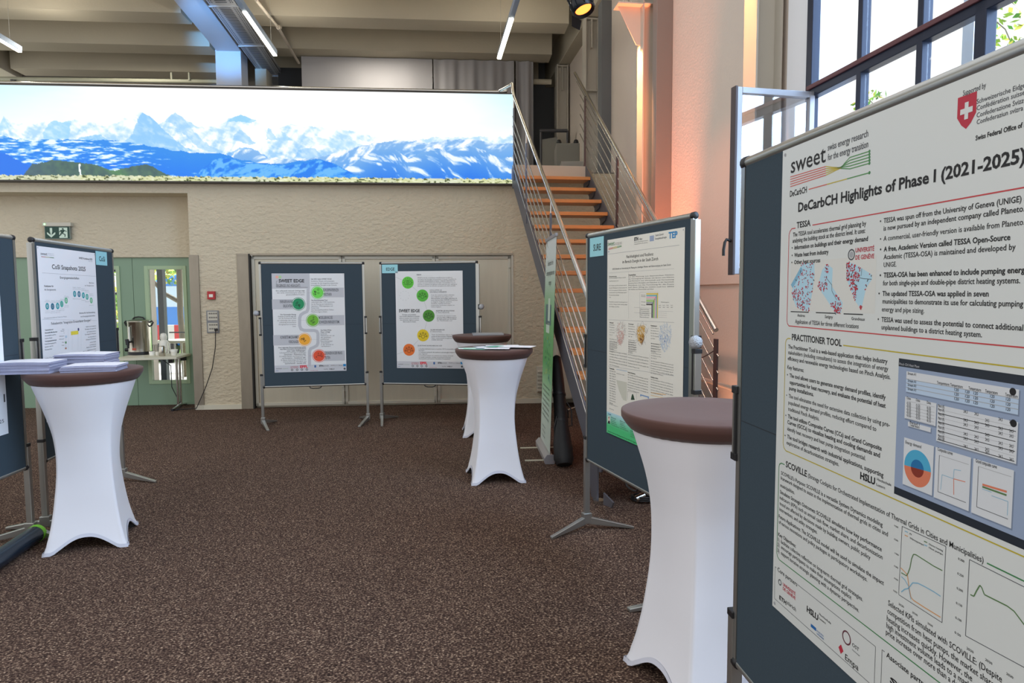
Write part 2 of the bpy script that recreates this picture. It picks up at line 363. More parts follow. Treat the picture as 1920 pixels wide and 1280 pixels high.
# lattice cable riser on the bracket
t=thing('cable_riser',tuple(RW.pt(ruY(7.86),.38,4.832)),'pale lattice cable riser standing on the column bracket','cable riser')
mb=MB(); u=ruY(7.86)
for s in (-.05,.05):
    for q in (-.045,.045): RW.box(mb,u+s-.006,u+s+.006,.37+q-.006,.37+q+.006,4.832,5.75,hcol)
for k in range(9):
    z=4.86+.1*k
    mb.tube([RW.pt(u+.05,.325,z),RW.pt(u+.05,.415,z+.09)],.006,hcol,6); mb.tube([RW.pt(u+.05,.415,z),RW.pt(u+.05,.325,z+.09)],.006,hcol,6)
    RW.box(mb,u-.055,u+.055,.32,.42,z+.09,z+.1,hcol)
mb.build('lattice',t)
mb=MB(); mb.tube([RW.pt(u+.06,.30,4.98),RW.pt(u+.06,.27,5.08)],.006,hcol,6); mb.build('cable_tie',t); mb=MB(); mb.tube([RW.pt(u+.06,.43,4.98),RW.pt(u+.06,.46,5.06)],.006,hcol,6); mb.build('cable_tie',t); mb=MB(); mb.tube([RW.pt(u+.06,.30,4.88),RW.pt(u+.06,.36,4.98)],.006,hcol,6); mb.build('cable_tie',t)
# floor pipe on the side wall
mb=MB(); mb.tube([RW.pt(ruY(8),-.0,.74),RW.pt(ruY(3),-.0,.74)],.022,mat('painted_pipe',(200,186,172),.4),12); struct(mb,'trim_19','thin painted heating pipe along the side wall')
# ---- big window
wy=[atw(x,y,2.75).y for x,y in ((1519,300),(1614,250),(1727,230),(1842,180))]+[2.75,2.2,1.65,1.1,.5,-.1,-.8,-1.5]
zt=2.965; mb=MB()
for i,y in enumerate(wy):
    u=ruY(y); w=.022 if i not in (0,3,7) else .034
    RW.box(mb,u-w,u+w,-.03,.03,1.70,6.4,navy)
for z,h in ((1.72,.03),(zt,.032),(4.75,.03),(6.3,.03)): RW.box(mb,ruY(wy[0]),ruY(-1.5),-.035,.03,z-h,z+h,navy)
RW.box(mb,ruY(wy[0]),ruY(-1.5),.0,.045,zt+.02,zt+.05,redbrown)
win=struct(mb,'window_1','tall steel-framed window with navy glazing bars',.004)
for i in range(len(wy)-1):
    for j,(z0,z1) in enumerate(((1.75,zt-.03),(zt+.03,4.72),(4.78,6.27))):
        if i==0 and j==0: continue
        g=MB(); RW.box(g,ruY(wy[i])+.03,ruY(wy[i+1])-.03,-.004,.004,z0,z1,glass); g.build('glass_pane',win)
# casement swung into the hall
P1=V((1.51,4.58,0)); P0=V((2.085,4.71,0)); CF=Frame(P1[:2],(P0-P1)[:2]); wC=(P0-P1).length; silver=mat('casement_grey_steel',(150,152,160),.4,.4)
cz0,cz1=1.715,2.96; mb=MB()
for q in ((0,.036,cz0,cz1),(wC-.04,wC,cz0,cz1),(.036,wC-.04,cz1-.04,cz1),(.036,wC-.04,cz0,cz0+.04)): CF.box(mb,q[0],q[1],-.025,.025,q[2],q[3],silver)
CF.box(mb,-.018,0,-.03,.03,cz0-.005,cz1+.005,mat('casement_dark_edge',(64,52,54),.5)); 
cas=mb.build('casement',win,bevel=.003); cas['label']='open casement swung into the hall'
g=MB(); CF.box(g,.05,wC-.04,-.004,.004,cz0+.04,cz1-.04,glassmat('casement_glass',(246,248,252),.22)); sub(g,'glass_pane',cas)
g=MB(); g.tube([CF.pt(-.015,.0,1.94),CF.pt(-.05,.0,1.95),CF.pt(-.062,.0,1.93),CF.pt(-.07,.0,1.88),CF.pt(-.07,.0,1.84)],.010,black,8); sub(g,'handle',cas)
# white exterior posts seen through the glass
for y0 in (3.9,2.95): 
    mb=MB(); RW.box(mb,ruY(y0)-.04,ruY(y0)+.04,-.5,-.42,0,6.5,mat('outside_post',(200,208,220),.5)); struct(mb,'trim_2%d'%(0 if y0>3 else 1),'pale post standing outside the window')
# ---------------------------------------------------------------- lit mountain panorama
def vnoise(x,y,seed):
    r=np.random.RandomState(seed).rand(64,64); xi=np.floor(x).astype(int); yi=np.floor(y).astype(int); fx=x-xi; fy=y-yi
    fx=fx*fx*(3-2*fx); fy=fy*fy*(3-2*fy); g=lambda a,b: r[a%64,b%64]
    return g(xi,yi)*(1-fx)*(1-fy)+g(xi+1,yi)*fx*(1-fy)+g(xi,yi+1)*(1-fx)*fy+g(xi+1,yi+1)*fx*fy
def fbm(x,y,seed,o=5):
    s=0;a=.5
    for k in range(o): s=s+a*vnoise(x*2**k,y*2**k,seed+k); a*=.5
    return s/(1-.5**o)
def ridged(x,y,seed,o=5):
    s=0;a=.5
    for k in range(o): s=s+a*(1-np.abs(2*vnoise(x*2**k,y*2**k,seed+k)-1)); a*=.5
    return s/(1-.5**o)
def paint_mountains(X,Y):   # picture coordinates, 0..964 across, 178..344 down
    col=np.ones(X.shape+(3,))
    def C(r,g,b): return np.array([r,g,b])/255.
    cl=fbm(X/120,Y/35,11); t=np.clip((Y-178)/90,0,1)[...,None]
    edge=np.clip(np.maximum((260-X)/260,(X-820)/150),0,1)[...,None]
    sky=C(196,236,250)*(1-t)+C(246,252,255)*t; col=sky*edge*.9+C(254,255,255)*(1-edge*.9)
    col=col*(1-(.10*np.clip(cl-.45,0,1))[...,None]*np.array([1,.3,.1]))
    def layer(pts,amp,sc,seed):
        p=np.array(pts,float); r=np.interp(X,p[:,0],p[:,1]); r=r+amp*(fbm(X/sc,X*0+seed,seed)-.5)*2; return r,Y>r
    def put(mask,c): col[mask]=c[mask]
    W=C(255,255,255)
    # far snowy range
    r,m=layer([(-80,250),(0,250),(8,240),(12,231),(18,236),(25,243),(60,247),(90,242),(100,237),(115,241),(130,238),(150,236),(165,238),(200,249),(230,238),(248,229),(270,220),(285,229),(305,242),(318,230),(332,220),(345,228),(355,236),(375,247),(400,247),(415,243),(430,231),(455,222),(483,233),(495,244),(520,247),(540,240),(600,243),(650,249),(700,258),(760,266),(850,258),(964,254)],3.5,9,3)
    dp=Y-r; rock=ridged((X+dp*.8)/26,(Y-dp*.2)/34,21); rock2=fbm((X-dp*.7)/9,Y/7,31)
    k=np.clip((rock*.65+rock2*.5-.52)*3.2,0,1)[...,None]; blue=C(150,200,240)*(1-np.clip(dp/90,0,1))[...,None]+C(96,166,232)*np.clip(dp/90,0,1)[...,None]
    c=W*(1-k*.75)+blue*k*.75
    def inpoly(P):
        r=np.zeros(X.shape,bool); j=len(P)-1; XX=X+3*(fbm(X/5,Y/5,97)-.5)*2; YY=Y+2*(fbm(X/6,Y/6,98)-.5)*2
        for i in range(len(P)):
            (xi,yi),(xj,yj)=P[i],P[j]; c1=(yi>YY)!=(yj>YY); r^=c1&(XX<(xj-xi)*(YY-yi)/((yj-yi) or 1e-6)+xi); j=i
        return r
    for P,cc,aa in (([(272,221),(283,226),(300,243),(320,262),(345,282),(364,290),(345,292),(300,288),(285,283),(262,279),(236,274),(250,262),(256,245),(264,230)],C(136,192,240),.92),
        ([(332,220),(344,226),(357,243),(374,264),(394,279),(412,289),(398,291),(374,286),(352,264),(335,248),(318,236),(322,228)],C(150,198,240),.7),
        ([(455,222),(468,224),(486,233),(475,238),(450,236),(428,236),(440,228)],C(140,200,234),.85),([(452,250),(462,256),(480,275),(470,277),(438,269),(442,258)],C(150,198,236),.8),
        ([(105,237),(120,240),(140,237),(135,250),(130,272),(88,273),(82,262),(92,248)],C(150,204,236),.85),([(425,294),(445,285),(462,281),(480,287),(500,299),(512,309),(440,309)],C(108,172,234),.85),
        ([(505,244),(514,256),(522,268),(500,268)],C(150,200,238),.7),([(528,250),(550,268),(533,271)],C(156,204,238),.7),([(10,231),(17,238),(22,254),(2,258),(4,244)],C(160,210,236),.6),([(150,268),(190,262),(205,272),(140,276)],C(110,180,236),.8),([(560,285),(590,281),(606,300),(552,302)],C(130,186,236),.7),([(590,262),(640,268),(690,276),(640,284),(600,276)],C(170,212,240),.5)):
        f=inpoly(P)*aa*np.clip(.72+.9*(rock2-.3),0,1); c=c*(1-f[...,None])+cc*f[...,None]
    put(m,c)
    # middle range right
    r,m=layer([(380,345),(430,300),(450,286),(470,284),(500,300),(560,305),(610,296),(640,288),(680,276),(700,272),(740,268),(780,266),(800,271),(830,266),(862,262),(900,263),(930,272),(964,266)],3,14,5)
    dp=Y-r; rk=ridged((X+dp*.9)/22,(Y-dp*.3)/26,41); rk2=fbm((X+dp)/8,Y/6,45); k=np.clip((rk*.6+rk2*.55-.50)*4+dp/60,0,1)[...,None]
    q=np.clip(dp/70,0,1)[...,None]; b=C(128,176,226)*(1-q)+C(44,134,228)*q; put(m,W*(1-k)+b*k)
    r,m=layer([(600,345),(640,322),(680,300),(705,284),(740,282),(765,300),(790,290),(820,280),(850,286),(880,276),(910,283),(940,300),(964,292)],3,12,8)
    dp=Y-r; rk=ridged((X-dp)/18,Y/20,51); k=np.clip((rk-.42)*4+dp/70,0.15,1)[...,None]; q=np.clip(dp/55,0,1)[...,None]; b=C(110,166,224)*(1-q)+C(26,118,226)*q; put(m,W*(1-k)+b*k)
    # left blue ranges
    r,m=layer([(-80,262),(0,262),(14,268),(30,271),(60,274),(90,273),(130,271),(200,272),(240,276),(270,280),(298,283),(330,290),(380,294),(405,294),(412,292),(440,302),(480,309),(530,311),(560,306),(600,301),(640,316),(690,345)],2.5,10,13)
    dp=Y-r; rk=ridged((X+dp*2)/26,Y/5,61); rk2=fbm((X+Y*2.2)/16,(Y-X*.06)/2.4,63); lim=np.clip((330-X)/120,0,1)*.5; k=np.clip((rk*.5+rk2*.6-.40+.12-lim*.42)*6,0,1)[...,None]; q=np.clip(dp/50,0,1)[...,None]
    b=C(36,136,226)*(1-q)+C(0,116,232)*q; sn=C(228,244,255); put(m,sn*(1-k)+b*k)
    r,m=layer([(-80,292),(0,296),(20,302),(50,318),(70,330),(90,345)],3,9,17); put(m,np.broadcast_to(C(16,112,226),col.shape))
    r,m=layer([(350,345),(380,322),(410,300),(430,303),(460,312),(520,314),(560,312),(600,304),(625,310),(650,322),(682,338),(690,345)],3,7,19)
    dp=Y-r; k=np.clip((fbm((X+dp)/10,Y/9,71)-.38)*5,0.2,1)[...,None]; put(m,C(120,190,246)*(1-k)+C(0,118,228)*k)
    # dark green hill
    r,m=layer([(30,345),(42,336),(60,316),(85,312),(98,308),(140,312),(180,316),(205,326),(215,326),(250,318),(272,314),(285,318),(300,327),(322,336),(332,345)],1.5,6,23)
    n=fbm(X/9,Y/7,81)[...,None]; g=C(84,122,96)*(1-n)+C(50,78,90)*n; lf=np.clip((120-X)/60,0,1)[...,None]; g=g*(1-lf*.5)+C(70,96,120)*lf*.5
    lit=np.clip(1-np.abs(X-(205+(Y-318)*1.2))/22,0,1)[...,None]; g=g*(1-lit*.6)+C(96,156,84)*lit*.6; put(m,g)
    pth=(np.abs(X-148-np.abs(Y-322)*.15)<1.6)&(Y>315)&(Y<336); col[pth]=C(236,246,250)
    # stony foreground
    m=Y>335.5+2.5*(fbm(X/6,X*0,91)-.5)*2; n=fbm(X/5,Y/2.2,93)[...,None]; n2=fbm(X/60,Y*0,95)[...,None]
    g=C(160,168,84)*(1-n)+C(248,250,240)*n; g=np.where(n2>.5,g,g*.6+C(200,206,190)*.4); g=np.where(n<.36,C(70,84,40),g); put(m,g)
    return np.clip(col,0,1)
def panorama():
    NF=Frame((0,9.55),(1,.083)); d=.14
    u0,zt=NF.hit(964,180,d); u0b,zb=NF.hit(964,344,d); zt=4.32; ul=-8.7
    nx,nz=1000,150; us=np.linspace(ul,u0,nx); zs=np.linspace(zt,zb,nz)
    UU,ZZ=np.meshgrid(us,zs)
    # picture coordinate: measured on the panel, 144 px per metre at its right end shrinking leftwards is only the view; the picture itself is laid evenly
    xs=[(NF.u(x,300,d),x) for x in range(0,965,20)]; xu=np.array([a for a,b in xs]); xv=np.array([b for a,b in xs],float)
    PX=np.interp(UU,xu,xv); PX=np.where(UU<xu[0],(UU-xu[0])*143,PX); PY=178+(zt-ZZ)/(zt-zb)*166
    c=paint_mountains(PX,PY); lc=np.where(c<=.04045,c/12.92,((c+.055)/1.055)**2.4)
    me=bpy.data.meshes.new('printed_fabric'); E,N=NF.E,NF.N
    base=V((float(NF.pt(-3,0,0).x),float(NF.pt(-3,0,0).y),zb))
    vs=np.zeros((nz*nx,3)); vs[:,0]=(NF.O.x+E.x*UU+N.x*(d+.0005)).ravel()-base.x; vs[:,1]=(NF.O.y+E.y*UU+N.y*(d+.0005)).ravel()-base.y; vs[:,2]=ZZ.ravel()-base.z
    i=np.arange(nz-1)[:,None]*nx+np.arange(nx-1)[None,:]; fs=np.stack([i,i+nx,i+nx+1,i+1],-1).reshape(-1,4)
    me.from_pydata(vs.tolist(),[],fs.tolist()); at=me.color_attributes.new('print','FLOAT_COLOR','POINT')
    at.data.foreach_set('color',np.concatenate([lc.reshape(-1,3),np.ones((nz*nx,1))],1).ravel())
    m=bpy.data.materials.new('backlit_print'); m.use_nodes=True; nt=m.node_tree; b=nt.nodes['Principled BSDF']; a=nt.nodes.new('ShaderNodeAttribute'); a.attribute_name='print'
    nt.links.new(a.outputs['Color'],b.inputs['Emission Color']); b.inputs['Emission Strength'].default_value=SCREEN; b.inputs['Base Color'].default_value=(.02,.02,.02,1); b.inputs['Roughness'].default_value=.6
    me.materials.append(m)
    t=thing('light_box',base,'long backlit panorama of snowy mountains on the gallery front','light box')
    o=bpy.data.objects.new('printed_fabric',me); COL.objects.link(o); o.parent=t
    f=MB(); dk=mat('lightbox_frame',(70,66,62),.5); NF.box(f,ul-.02,u0+.012,.005,d,zb-.015,zt+.015,dk); NF.box(f,ul,u0+.012,d,d+.006,zt,zt+.015,dk); NF.box(f,ul,u0+.012,d,d+.006,zb-.015,zb,dk); f.build('frame',t)
SCREEN=.86
panorama()
# gallery rail along the top of the panorama
t=thing('gallery_rail',tuple(BW.pt(-3,.0,3.3)),'polished steel rail along the top of the mountain panorama','handrail')
zr=4.385; mb=MB(); mb.tube([BW.pt(-8.6,.02,zr),BW.pt(-.12,.02,zr),BW.pt(-.05,.05,zr)],.022,chrome,12); mb.build('rail',t)
for u in (-7.9,-6.2,-4.9,-3.95,-2.2,-.6):
    mb=MB(); mb.box(0,0,0,0,0,0,black) if 0 else None
    BW.box(mb,u-.03,u+.03,-.01,.03,zr-.05,zr-.02,black); BW.box(mb,u-.012,u+.012,-.03,.01,3.3,zr-.03,black); mb.build('post',t)
# ---------------------------------------------------------------- staircase
st=thing('staircase',tuple(S0+S_dir*2+S_rt*.5),'open steel staircase with oak treads rising to the gallery','staircase')
G,Hh=.2625/.989,.185; SL=Hh/G
stg=mat('slate_grey_steel',(92,92,100),.45,.3,noise=(3,.05)); oak=mat('oak_tread',(198,132,74),.45,noise=(6,.10,(1,14,14))); brn=mat('brown_steel_post',(92,70,70),.5,.4)
def sp(s,w,z): return S0+S_dir*s+S_rt*w+V((0,0,z))   # s down the flight, w across
for k in range(1,17):
    z=3.3-Hh*k; mb=MB(); s0=G*k-G-.0; 
    mb.ob(sp(G*k-.30,.03,z-.042),S_dir*.30,S_rt*.96,V((0,0,.042)),oak); mb.build('tread',st,bevel=.004)
sN=3.3/SL
for w,nm in ((0,'left'),(.99,'right')):
    mb=MB(); P=[sp(-.1,w,3.3),sp(.0,w,3.3),sp(4.12,w,.43),sp(4.12,w,0),sp(3.95,w,0),sp(3.80,w,3.0-SL*3.8),sp(.0,w,3.0),sp(-.1,w,3.0)]
    mb.prism(P,S_rt*.014,stg); mb.build('stringer',st)
    for k in range(1,18):
        mb2=None
for k in range(1,18):
    for w in (.014,.985-.012):
        mb=MB(); s=G*k-.27; z=3.3-Hh*k-.042; mb.prism([sp(s,w,z),sp(s+.24,w,z),sp(s+.2,w,z-.05),sp(s,w,z-.09)],S_rt*.012,stg); mb.build('tread_bracket',st)
for w in (.0,.99):
    mb=MB(); mb.tube([sp(4.14,w+.007,.0),sp(4.14,w+.007,.03)],.045,chrome,12); mb.build('foot_plate',st)
# left rail
def rail_line(s,side): return 3.3-SL*s+.95 if side==0 else 1.276+.752*(3.88*1.0-s)/1.0*.989
def rz0(s): return 4.25-SL*s
def rz1(s): return 1.29+.752*.989*(3.93-s)
wl,wr=-.005,1.03
endl=3.98
mb=MB(); mb.tube([sp(-.35,wl-.12,4.36),sp(-.03,wl,4.36),sp(0.02,wl,4.34),sp(.06,wl,rz0(.06)+.02)]+[sp(s,wl,rz0(s)) for s in (.15,2,endl)],.021,chrome,12); mb.build('handrail',st)
mb=MB(); mb.tube([sp(s,wr,rz1(s)) for s in (-.75,1,3.93)],.021,chrome,12); mb.build('handrail',st)
mb=MB(); mb.tube([sp(s,wr-.01,rz1(s)-.055) for s in (-.6,1,3.9)],.007,chrome,8); mb.build('lower_bar',st)
for i in range(6):
    mb=MB(); o=.32+.128*i; mb.tube([sp(-.0,wl,rz0(0)-o),sp(endl,wl,rz0(endl)-o)],.0062,chrome,8); mb.build('rod',st)
    mb=MB(); o=.17+.135*i; mb.tube([sp(-.45 if i<5 else .2,wr,rz1(-.45 if i<5 else .2)-o),sp(3.98,wr,rz1(3.98)-o)],.0062,chrome if i<9 else brn,8); mb.build('rod',st)
for s in (.1,1.05,2.45,3.88):
    mb=MB(); mb.ob(sp(s-.03,wl-.006,rz0(s)-1.05-.05),S_dir*.05,S_rt*.014,V((0,0,.93)),stg); mb.tube([sp(s,wl,rz0(s)-.20),sp(s+.02,wl+.0,rz0(s)-.02)],.008,chrome,6); mb.build('baluster_post',st)
for s in (-.18,1.3,2.62,3.93):
    mb=MB(); mb.ob(sp(s-.028,wr-.007,max(0,rz1(s)-1.12)),S_dir*.056,S_rt*.016,V((0,0,1.05 if rz1(s)>1.12 else rz1(s)-.07)),brn); mb.build('baluster_post',st)
# chain across
mb=MB(); 
a=sp(3.9,wr,rz1(3.9)-.19); b=sp(3.55,wr-.12,rz1(3.9)-.30)
for i in range(12):
    p=a.lerp(b,i/12)+V((0,0,-.03*math.sin(math.pi*i/12))); q=a.lerp(b,(i+.8)/12)+V((0,0,-.03*math.sin(math.pi*(i+.8)/12))); mb.tube([p,q],.005,brn,6)
mb.build('chain',st)
# ---------------------------------------------------------------- pinboards
felt=mat('slate_felt',(62,74,83),.95,noise=(180,.12),bump=(260,.2,.001),spec=.1); feltdark=mat('felt_seam',(34,42,50),.9)
white_alu=mat('board_aluminium',(170,171,168),.28,.82)
HW=.60
def pinboard_proto():
    t=thing('pinboard',(0,0,0),'x','pinboard',None,local=True)
    mb=MB(); mb.box(-HW+.014,HW-.014,-.011,.011,.49,1.965,felt); mb.box(-HW+.016,HW-.016,-.0114,-.0108,1.222,1.2245,feltdark); mb.build('felt_panel',t)
    mb=MB(); mb.tube([(-HW+.012,0,1.965),(HW-.012,0,1.965)],.016,white_alu,14); mb.tube([(-HW+.012,0,.482),(HW-.012,0,.482)],.014,white_alu,14)
    for s in (-1,1): mb.box(s*HW-.011,s*HW+.011,-.013,.013,.485,1.965,white_alu)
    mb.build('frame',t)
    for sx in (-1,1):
        for z in (.482,1.965):
            mb=MB(); mb.lathe([(.001,-.013),(.012,-.013),(.019,-.008),(.0195,.012),(.014,.018),(.001,.019)],black,(sx*(HW-.003),0,z),14,Matrix.Rotation(math.pi/2*sx,3,'Y')); mb.build('corner_cap',t)
    mb=MB(); mb.tube([(-.07,0,.47),(-.06,0,.452),(-.03,0,.445),(.03,0,.445),(.06,0,.452),(.07,0,.47)],.006,black,8); mb.build('carry_handle',t)
    return t
def add_leg(t,sx,tall):
    x=sx*(HW+.020)
    mb=MB()
    if tall: mb.box(x-.013,x+.013,-.016,.016,.62,1.945,white_alu)
    mb.box(x-.016,x+.016,-.018,.018,.065,.62,white_alu); mb.box(x-.018,x+.018,-.02,.02,.615,.637,black)
    leg=mb.build('leg',t,bevel=.003)
    ft=MB()
    for sy in (-1,1):
        P=[(x-.02,sy*.01,.035),(x+.02,sy*.01,.035),(x+.02,sy*.01,.085),(x-.02,sy*.01,.085)]
        dx=-sx*.10
        Q=[(x+dx-.016,sy*.30,.0),(x+dx+.016,sy*.30,.0),(x+dx+.016,sy*.30,.016),(x+dx-.016,sy*.30,.016)]
        ft.add(P+Q,[(0,1,2,3),(7,6,5,4),(0,4,5,1),(1,5,6,2),(2,6,7,3),(3,7,4,0)],white_alu)
    ft.box(x-.024,x+.024,-.03,.03,.04,.11,white_alu)
    o=ft.build('foot',t,bevel=.003); o.parent=leg
    mb=MB(); xb=sx*(HW+(.033 if tall else .012)); z0,z1=1.11,1.31
    mb.box(min(xb,xb+sx*.018),max(xb,xb+sx*.018),-.018,.018,z0,z1,white_alu)
    for z in (z0,z1): mb.box(min(xb-sx*.012,xb+sx*.02),max(xb-sx*.012,xb+sx*.02),-.021,.021,z-.011,z+.011,black)
    mb.box(xb-sx*.004-.004,xb-sx*.004+.004,-.022,.022,z0,z1,black)
    mb.build('side_handle',t,bevel=.002)
knobm=mat('textured_grey_knob',(178,182,188),.35,.3,bump=(150,1,.01))
proto=pinboard_proto(); used=[False]
def place_board(L,R,label,group,knob=None,knobz=1.32,tall=()):
    L=V((L[0],L[1],0)); R=V((R[0],R[1],0)); c=(L+R)/2; U=(R-L).normalized()
    t=copy_tree(proto)
    t.location=c; t.rotation_euler=(0,0,math.atan2(U.y,U.x)); tag(t,label,'pinboard',group)
    for sx in (-1,1): add_leg(t,sx,sx in tall)
    if knob:
        mb=MB(); x=knob*(HW+.045)
        mb.lathe([(.001,-.03),(.024,-.022),(.034,0),(.030,.018),(.018,.028),(.001,.03)],knobm,(x+knob*.012,-.02,knobz),18,Matrix.Rotation(math.pi/2,3,'X'))
        mb.box(min(x,x-knob*.03),max(x,x-knob*.03),-.02,.02,knobz-.03,knobz+.03,black); mb.build('clamp_knob',t)
    return c-U*HW,c+U*HW
GRP='pinboards on aluminium stands'
def _x(): pass
def lr(L,ang,n=1.2): d=V((math.sin(ang),-math.cos(ang),0)); return V((L[0],L[1],0)),V((L[0],L[1],0))+d*n   # runs toward the viewer
# order: label text, then poster sheets pinned to them
DL,DR=place_board(*lr((.677,1.94),math.atan(.120)),'large slate pinboard nearest the viewer at right, holding the DeCarbCH poster',GRP)
SL_,SR_=place_board(*lr((.505,4.40),math.atan(.335)),'slate pinboard with the SURE card, in front of the staircase',GRP,knob=1,knobz=1.335+.02,tall=(1,))
E1=place_board((-2.995,7.975),(-1.815,8.205),'slate pinboard left of the other by the folding partition, without a name card',GRP,knob=-1,knobz=1.37)
E2=place_board((-1.608,8.24),(-.42,8.07),'slate pinboard with the EDGE card, half hidden behind the tall tables',GRP,knob=1,knobz=1.43,tall=(1,))
C1=place_board((-3.17,4.44),(-3.355,5.625),'slate pinboard with the CoSi card, behind the brochure table',GRP,tall=(-1,))
FL=place_board((-3.08,3.08),(-3.175,4.27),'slate pinboard cut off by the left edge of the photo',GRP)
for o_ in list(proto.children)+[proto]: bpy.data.objects.remove(o_)
# ---------------------------------------------------------------- stand tables
cloth=mat('white_stretch_cover',(226,226,232),.75,sheen=.2,bump=(500,.1,.0005)); seamm=mat('cover_seam',(206,208,220),.8)
brown=mat('brown_stretch_topper',(82,52,44),.75,noise=(14,.06),sheen=.1)
def interp(z,T):   # smooth curve through the measured radii
    n=len(T); i=0
    while i<n-2 and z>T[i+1][0]: i+=1
    x0,y0=T[i]; x1,y1=T[i+1]; h=x1-x0; t=min(1,max(0,(z-x0)/h))
    d=lambda j: (T[min(j+1,n-1)][1]-T[max(j-1,0)][1])/(T[min(j+1,n-1)][0]-T[max(j-1,0)][0])
    m0,m1=d(i)*h,d(i+1)*h; t2,t3=t*t,t*t*t
    return (2*t3-3*t2+1)*y0+(t3-2*t2+t)*m0+(-2*t3+3*t2)*y1+(t3-t2)*m1
def table_proto():
    t=thing('stand_table',(0,0,0),'x','table',None,local=True)
    HT=1.125; nz,nt=44,128; Rc=[(0,.326),(.05,.300),(.15,.268),(.3,.238),(.5,.213),(.7,.214),(.85,.238),(.97,.270),(1.04,.288),(1.078,.296)]
    Re=[(0,.228),(.09,.205),(.2,.184),(.3,.173),(.5,.166),(.7,.184),(.85,.222),(.97,.262),(1.04,.286),(1.078,.296)]
    vs=[];fs=[]
    for i in range(nz+1):
        for k in range(nt):
            th=2*math.pi*k/nt; ph=(math.degrees(th)%90)-45     # feet at multiples of 90 degrees
            arch=.088*max(0,1-(abs(ph)/38)**2.4); s=i/nz; z=arch+(1.078-arch)*s
            rc,re=interp(z,Rc),interp(z,Re); p=math.log(max(rc/re,1.0001))/math.log(1.41421)
            r=re*(1/math.cos(math.radians(ph)))**p
            if abs(ph)>39 and z<.1: r*=1-.0015*(abs(ph)-39)*(1 if z<.06 else 0)
            fold=.0035*math.sin(ph*1.1)*max(0,(abs(ph)-22)/23)*max(0,1-z/.28) if z<.28 else 0
            r+=fold; vs.append((r*math.cos(th),r*math.sin(th),z))
    for i in range(nz):
        for k in range(nt):
            k2=(k+1)%nt; fs.append((i*nt+k,i*nt+k2,(i+1)*nt+k2,(i+1)*nt+k))
    mb=MB(); mb.add(vs,fs,cloth,True)
    o=mb.build('stretch_cover',t); so=o.modifiers.new('thick','SOLIDIFY'); so.thickness=.003
    hb=MB(); hv=[];hf=[]
    for i in range(2):
        for k in range(nt):
            x,y,z=vs[k]; r=math.hypot(x,y)+.0022; a=math.atan2(y,x); zz=z+.0+(.022 if i else 0); rr=r-(.004 if i else 0)+.001
            hv.append((rr*math.cos(a),rr*math.sin(a),zz))
    for k in range(nt): k2=(k+1)%nt; hf.append((k,k2,nt+k2,nt+k))
    hb.add(hv,hf,seamm,True); h=hb.build('hem',t); h.parent=o
    for q in range(4):
        a=q*math.pi/2; f=MB(); f.lathe([(.022,0.0),(.026,.004),(.026,.02),(.012,.03),(.001,.032)],mat('table_foot_rubber',(60,60,62),.7),(.272*math.cos(a),.272*math.sin(a),0),16); f.build('foot',t)
    r=.333; w=lambda i,k: .012*math.sin(k*2.9+i)*math.sin(k*.7) if i in (5,6,7) else 0
    mb=MB(); mb.lathe([(.001,HT-.001),(.2,HT),(r-.008,HT-.0005),(r-.001,HT-.004),(r,HT-.012),(r-.001,HT-.030),(r-.006,HT-.038),(r-.022,HT-.060),(r-.037,HT-.076),(r-.046,HT-.070)][::-1],brown,(0,0,0),96,None,lambda i,k:.009*math.sin(k*2.9)*(.6+.4*math.sin(k*.37+1)) if i in (0,1,2) else 0)
    mb.build('topper',t)
    return t
tp=table_proto(); TG='stand tables in white stretch covers with brown tops'
TB={}
for n,(x,y,rz,lab) in enumerate(((.775,2.66,math.radians(156),'tall covered table with a bare brown top, nearest the viewer at right'),
    (-2.755,4.27,math.radians(67),'tall covered table at left holding stacks of white brochures'),
    (-.155,5.70,math.radians(55),'tall covered table with loose flyers, in front of its twin'),
    (-.34,7.52,math.radians(50),'tall covered table with a closed grey laptop, behind the flyer table'))):
    t=tp if n==0 else copy_tree(tp); t.location=(x,y,0); t.rotation_euler=(0,0,rz); tag(t,lab,'table',TG); TB[n]=(x,y)
HT=1.1255
# brochures ------------------------------------------------------
pap=mat('brochure_paper',(232,232,240),.6); pape=mat('brochure_edge',(150,152,178),.7,noise=(60,.35,(1,1,40)))
def booklet(c,ang,w,h,z,t,label,group,bend=0):
    A=V((math.cos(ang),math.sin(ang),0)); B=V((-A.y,A.x,0)); n=10; mb=MB(); vs=[]
    for i in range(n+1):
        f=i/n; zz=z+bend*max(0,1-abs(f-.5)*2.2 if 0 else (max(0,.45-f)/.45)**2)*0; lift=bend*((f-.35)/.65)**2*0
        curve=bend*(math.sin(math.pi*min(1,f*1.15)))
        for (dz) in (0,t):
            for s in (-.5,.5): p=V((c[0],c[1],0))+A*(f-.5)*w+B*s*h; vs.append((p.x,p.y,z+dz+curve*(1 if dz else .9)))
    for i in range(n):
        a=i*4; b=a+4
        mb.add([vs[a+2],vs[b+2],vs[b+3],vs[a+3]],[(0,1,2,3)],pap,True); mb.add([vs[a],vs[a+1],vs[b+1],vs[b]],[(0,1,2,3)],pap,True)
        mb.add([vs[a],vs[b],vs[b+2],vs[a+2]],[(0,1,2,3)],pape); mb.add([vs[a+1],vs[a+3],vs[b+3],vs[b+1]],[(0,1,2,3)],pape)
    mb.add([vs[i] for i in (0,2,3,1)],[(0,1,2,3)],pape); mb.add([vs[-4+i] for i in (0,1,3,2)],[(0,1,2,3)],pape)
    return solo(mb,'brochure',label,'brochure',group)
